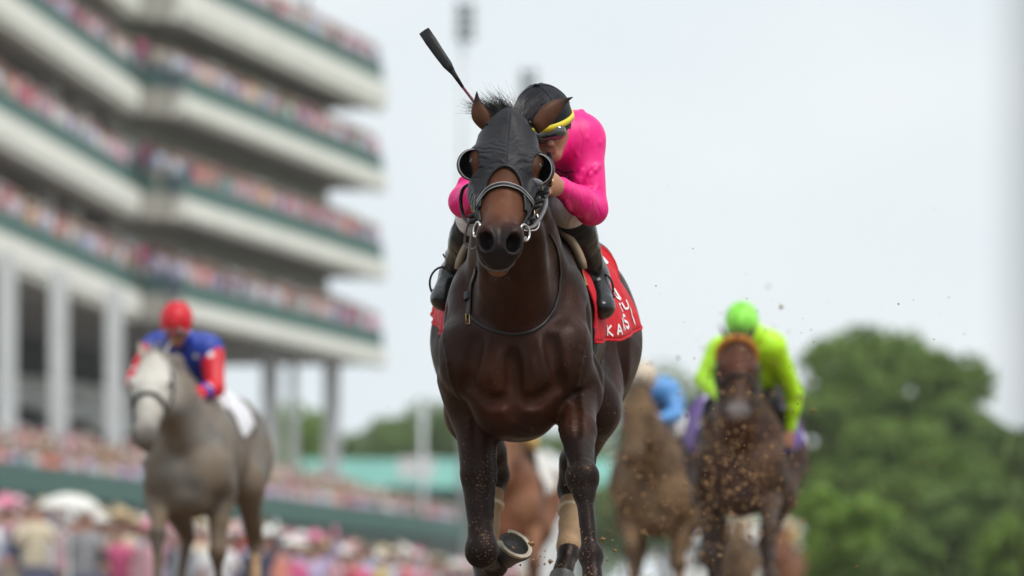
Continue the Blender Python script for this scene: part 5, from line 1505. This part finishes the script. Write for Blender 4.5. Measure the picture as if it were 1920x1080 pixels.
# dusty brown horse, light blue jockey
dx_ = rootat(1232, 48.5); Hd = Hfor(dx_[0], dx_[1])
Pd = pose(head=dict(O=(.98, -.09, 1.70), u=(.62, -.04, -.78), roll=R(4)), fl=dict(Pg['fl']), fr=dict(Pg['fr']))
dust_coat = coat_mat('dusty_brown_coat', (.085, .052, .030), (.12, .074, .042), (.045, .031, .021), mud=(.22, .135, .07), mud_amt=.9, rough=.7, points=(.4, .85), body_mud=.45)
hd_, DF, DM, _ = make_horse('racehorse', 'dust covered light brown racehorse between the leader and the lime green jockey', dx_, Pd, dust_coat, VX, bandages=[('fl', m_bandage, .2, .95)])
m_lblue = cloth_mat('light_blue_silk', (.10, .30, .66), rough=.45, wr=.3, wscale=18, sheen=0); m_cream = cloth_mat('cream_helmet_cover', (.62, .52, .40), rough=.5, wr=.1, wscale=20, sheen=0)
Jd = dict(head=Hd(1206, 712, .50), face=(.92, 0, -.40), neck=Hd(1222, 722, .34), shl=Hd(1256, 735, .30), shr=Hd(1200, 738, .30), ell=Hd(1268, 778, .42), elr=Hd(1176, 780, .42),
    wrl=Hd(1236, 785, .68), wrr=Hd(1196, 785, .68), hnl=(.9, -.4, .1), hnr=(.9, .4, .1), chest=Hd(1236, 756, .12), pel=Hd(1240, 772, -.14),
    knl=Hd(1262, 806, .30), knr=Hd(1190, 806, .30), anl=Hd(1276, 856, -.05), anr=Hd(1184, 856, -.05), tol=Hd(1280, 874, .08), tor=Hd(1180, 874, .08))
make_rider('jockey in light blue silks with a cream helmet on the dust covered brown horse', dx_, Jd, m_lblue, m_cream, voxel=.014, skin=m_skin_d, rim=m_cream)
# bay seen between the leader's legs, its rider hidden behind the leader
cx = rootat(958, 53.5); Hc = Hfor(cx[0], cx[1])
chest_coat = coat_mat('chestnut_coat', (.17, .065, .035), (.24, .095, .05), (.10, .045, .03), mud=(.28, .17, .085), mud_amt=.6, rough=.55, points=(.4, .8), body_mud=.25)
m_mustard = cloth_mat('mustard_silk', (.52, .33, .06), rough=.5, wr=.3, wscale=18)
def rel(dx=0, dy=0, dz=0):
    out = {}
    for k, v in HJ.items(): out[k] = v if k in ('face', 'up', 'hnl', 'hnr') else (v[0] + dx, v[1]*.8 - .01 + dy, v[2] + dz)
    out['up'] = (0, 0, 1); out['face'] = (.92, 0, -.36); return out
hc_, CF, CM, _ = make_horse('racehorse', 'chestnut racehorse seen low between the legs of the leading horse', cx, pose(head=dict(O=(.98, 0, 1.62), u=(.7, 0, -.7), roll=0)), chest_coat, VX)
make_rider('jockey in mustard silks on the chestnut horse, hidden behind the leading horse', cx, rel(), m_mustard, m_cream, voxel=.018, rim=m_cream)
make_cloth('saddle_cloth', CF, .12, -.5, R(-105), R(105), .012, cloth_mat('off_white_cloth', (.66, .64, .60), rough=.6, wr=.4), 'off white saddle cloth on the chestnut horse between the leader\'s legs', cx, YAW, nx=16, nt=30, flare=(.02, .08))
# two more far back, seen under the bay of the lime green jockey
for i, (px, Y, lab, jl, cm, sm) in enumerate(((1382, 108, 'small far brown racehorse seen between the forelegs of the dark bay at right', 'far jockey in white silks hidden behind the lime green jockey\'s horse', dust_coat, m_cream),
        (1468, 116, 'small far chestnut racehorse at the right flank of the dark bay', 'far jockey in mustard silks hidden behind the dark bay\'s right flank', chest_coat, m_mustard))):
    fx = rootat(px, Y)
    make_horse('racehorse', lab, fx, pose(head=dict(O=(.98, 0, 1.62), u=(.7, 0, -.7), roll=0)), cm, .024)
    make_rider(jl, fx, rel(), sm, m_cream, voxel=.02, rim=m_cream)

# ------------------------------------------------------------------ flying dirt
m_clod = mat('flying_dirt', (.25, .14, .06), .9, .5, 60, .6, 80)
def clods(label, gen, n, seed, smin, smax):
    r = random.Random(seed); V = []; Fs = []
    base = [(1,0,0),(-1,0,0),(0,1,0),(0,-1,0),(0,0,1),(0,0,-1)]; fc = [(0,2,4),(2,1,4),(1,3,4),(3,0,4),(2,0,5),(1,2,5),(3,1,5),(0,3,5)]
    for _ in range(n):
        c = gen(r); s = smin*(smax/smin)**(r.random()**2.2); k = len(V)
        for b0 in base: V.append((c[0] + b0[0]*s*r.uniform(.5, 1.2), c[1] + b0[1]*s*r.uniform(.5, 1.2), c[2] + b0[2]*s*r.uniform(.5, 1.2)))
        Fs += [tuple(i + k for i in f) for f in fc]
    tag(link('flying_dirt', raw_mesh('flying_dirt', V, Fs, False), m_clod), label, 'dirt', kind='stuff')
def g1(r):
    Y = r.uniform(29, 38); px = r.gauss(1378, 62); py = r.gauss(880, 115); return at(px, py, Y)
def g2(r):
    Y = r.uniform(30, 46); px = r.gauss(1215, 55); py = r.gauss(940, 90); return at(px, py, Y)
def g3(r):
    Y = r.uniform(20.5, 30); px = r.gauss(1420, 240); py = r.gauss(890, 165); return at(px, py, Y)
def g4(r):
    Y = r.uniform(21.5, 24.5); px = r.choice((r.gauss(990, 25), r.gauss(1140, 22))); py = r.gauss(1045, 22); return at(px, py, Y)
clods('brown dirt thrown up in front of the lime green jockey\'s horse', g1, 1900, 1, .0012, .013)
clods('brown dirt thrown up before the dust covered horse', g2, 800, 2, .0018, .015)
clods('fine specks of dirt in the air right of the leading horse', g3, 1100, 3, .0012, .0045)
clods('clods kicked up by the hooves of the leading horse', g4, 46, 4, .002, .014)
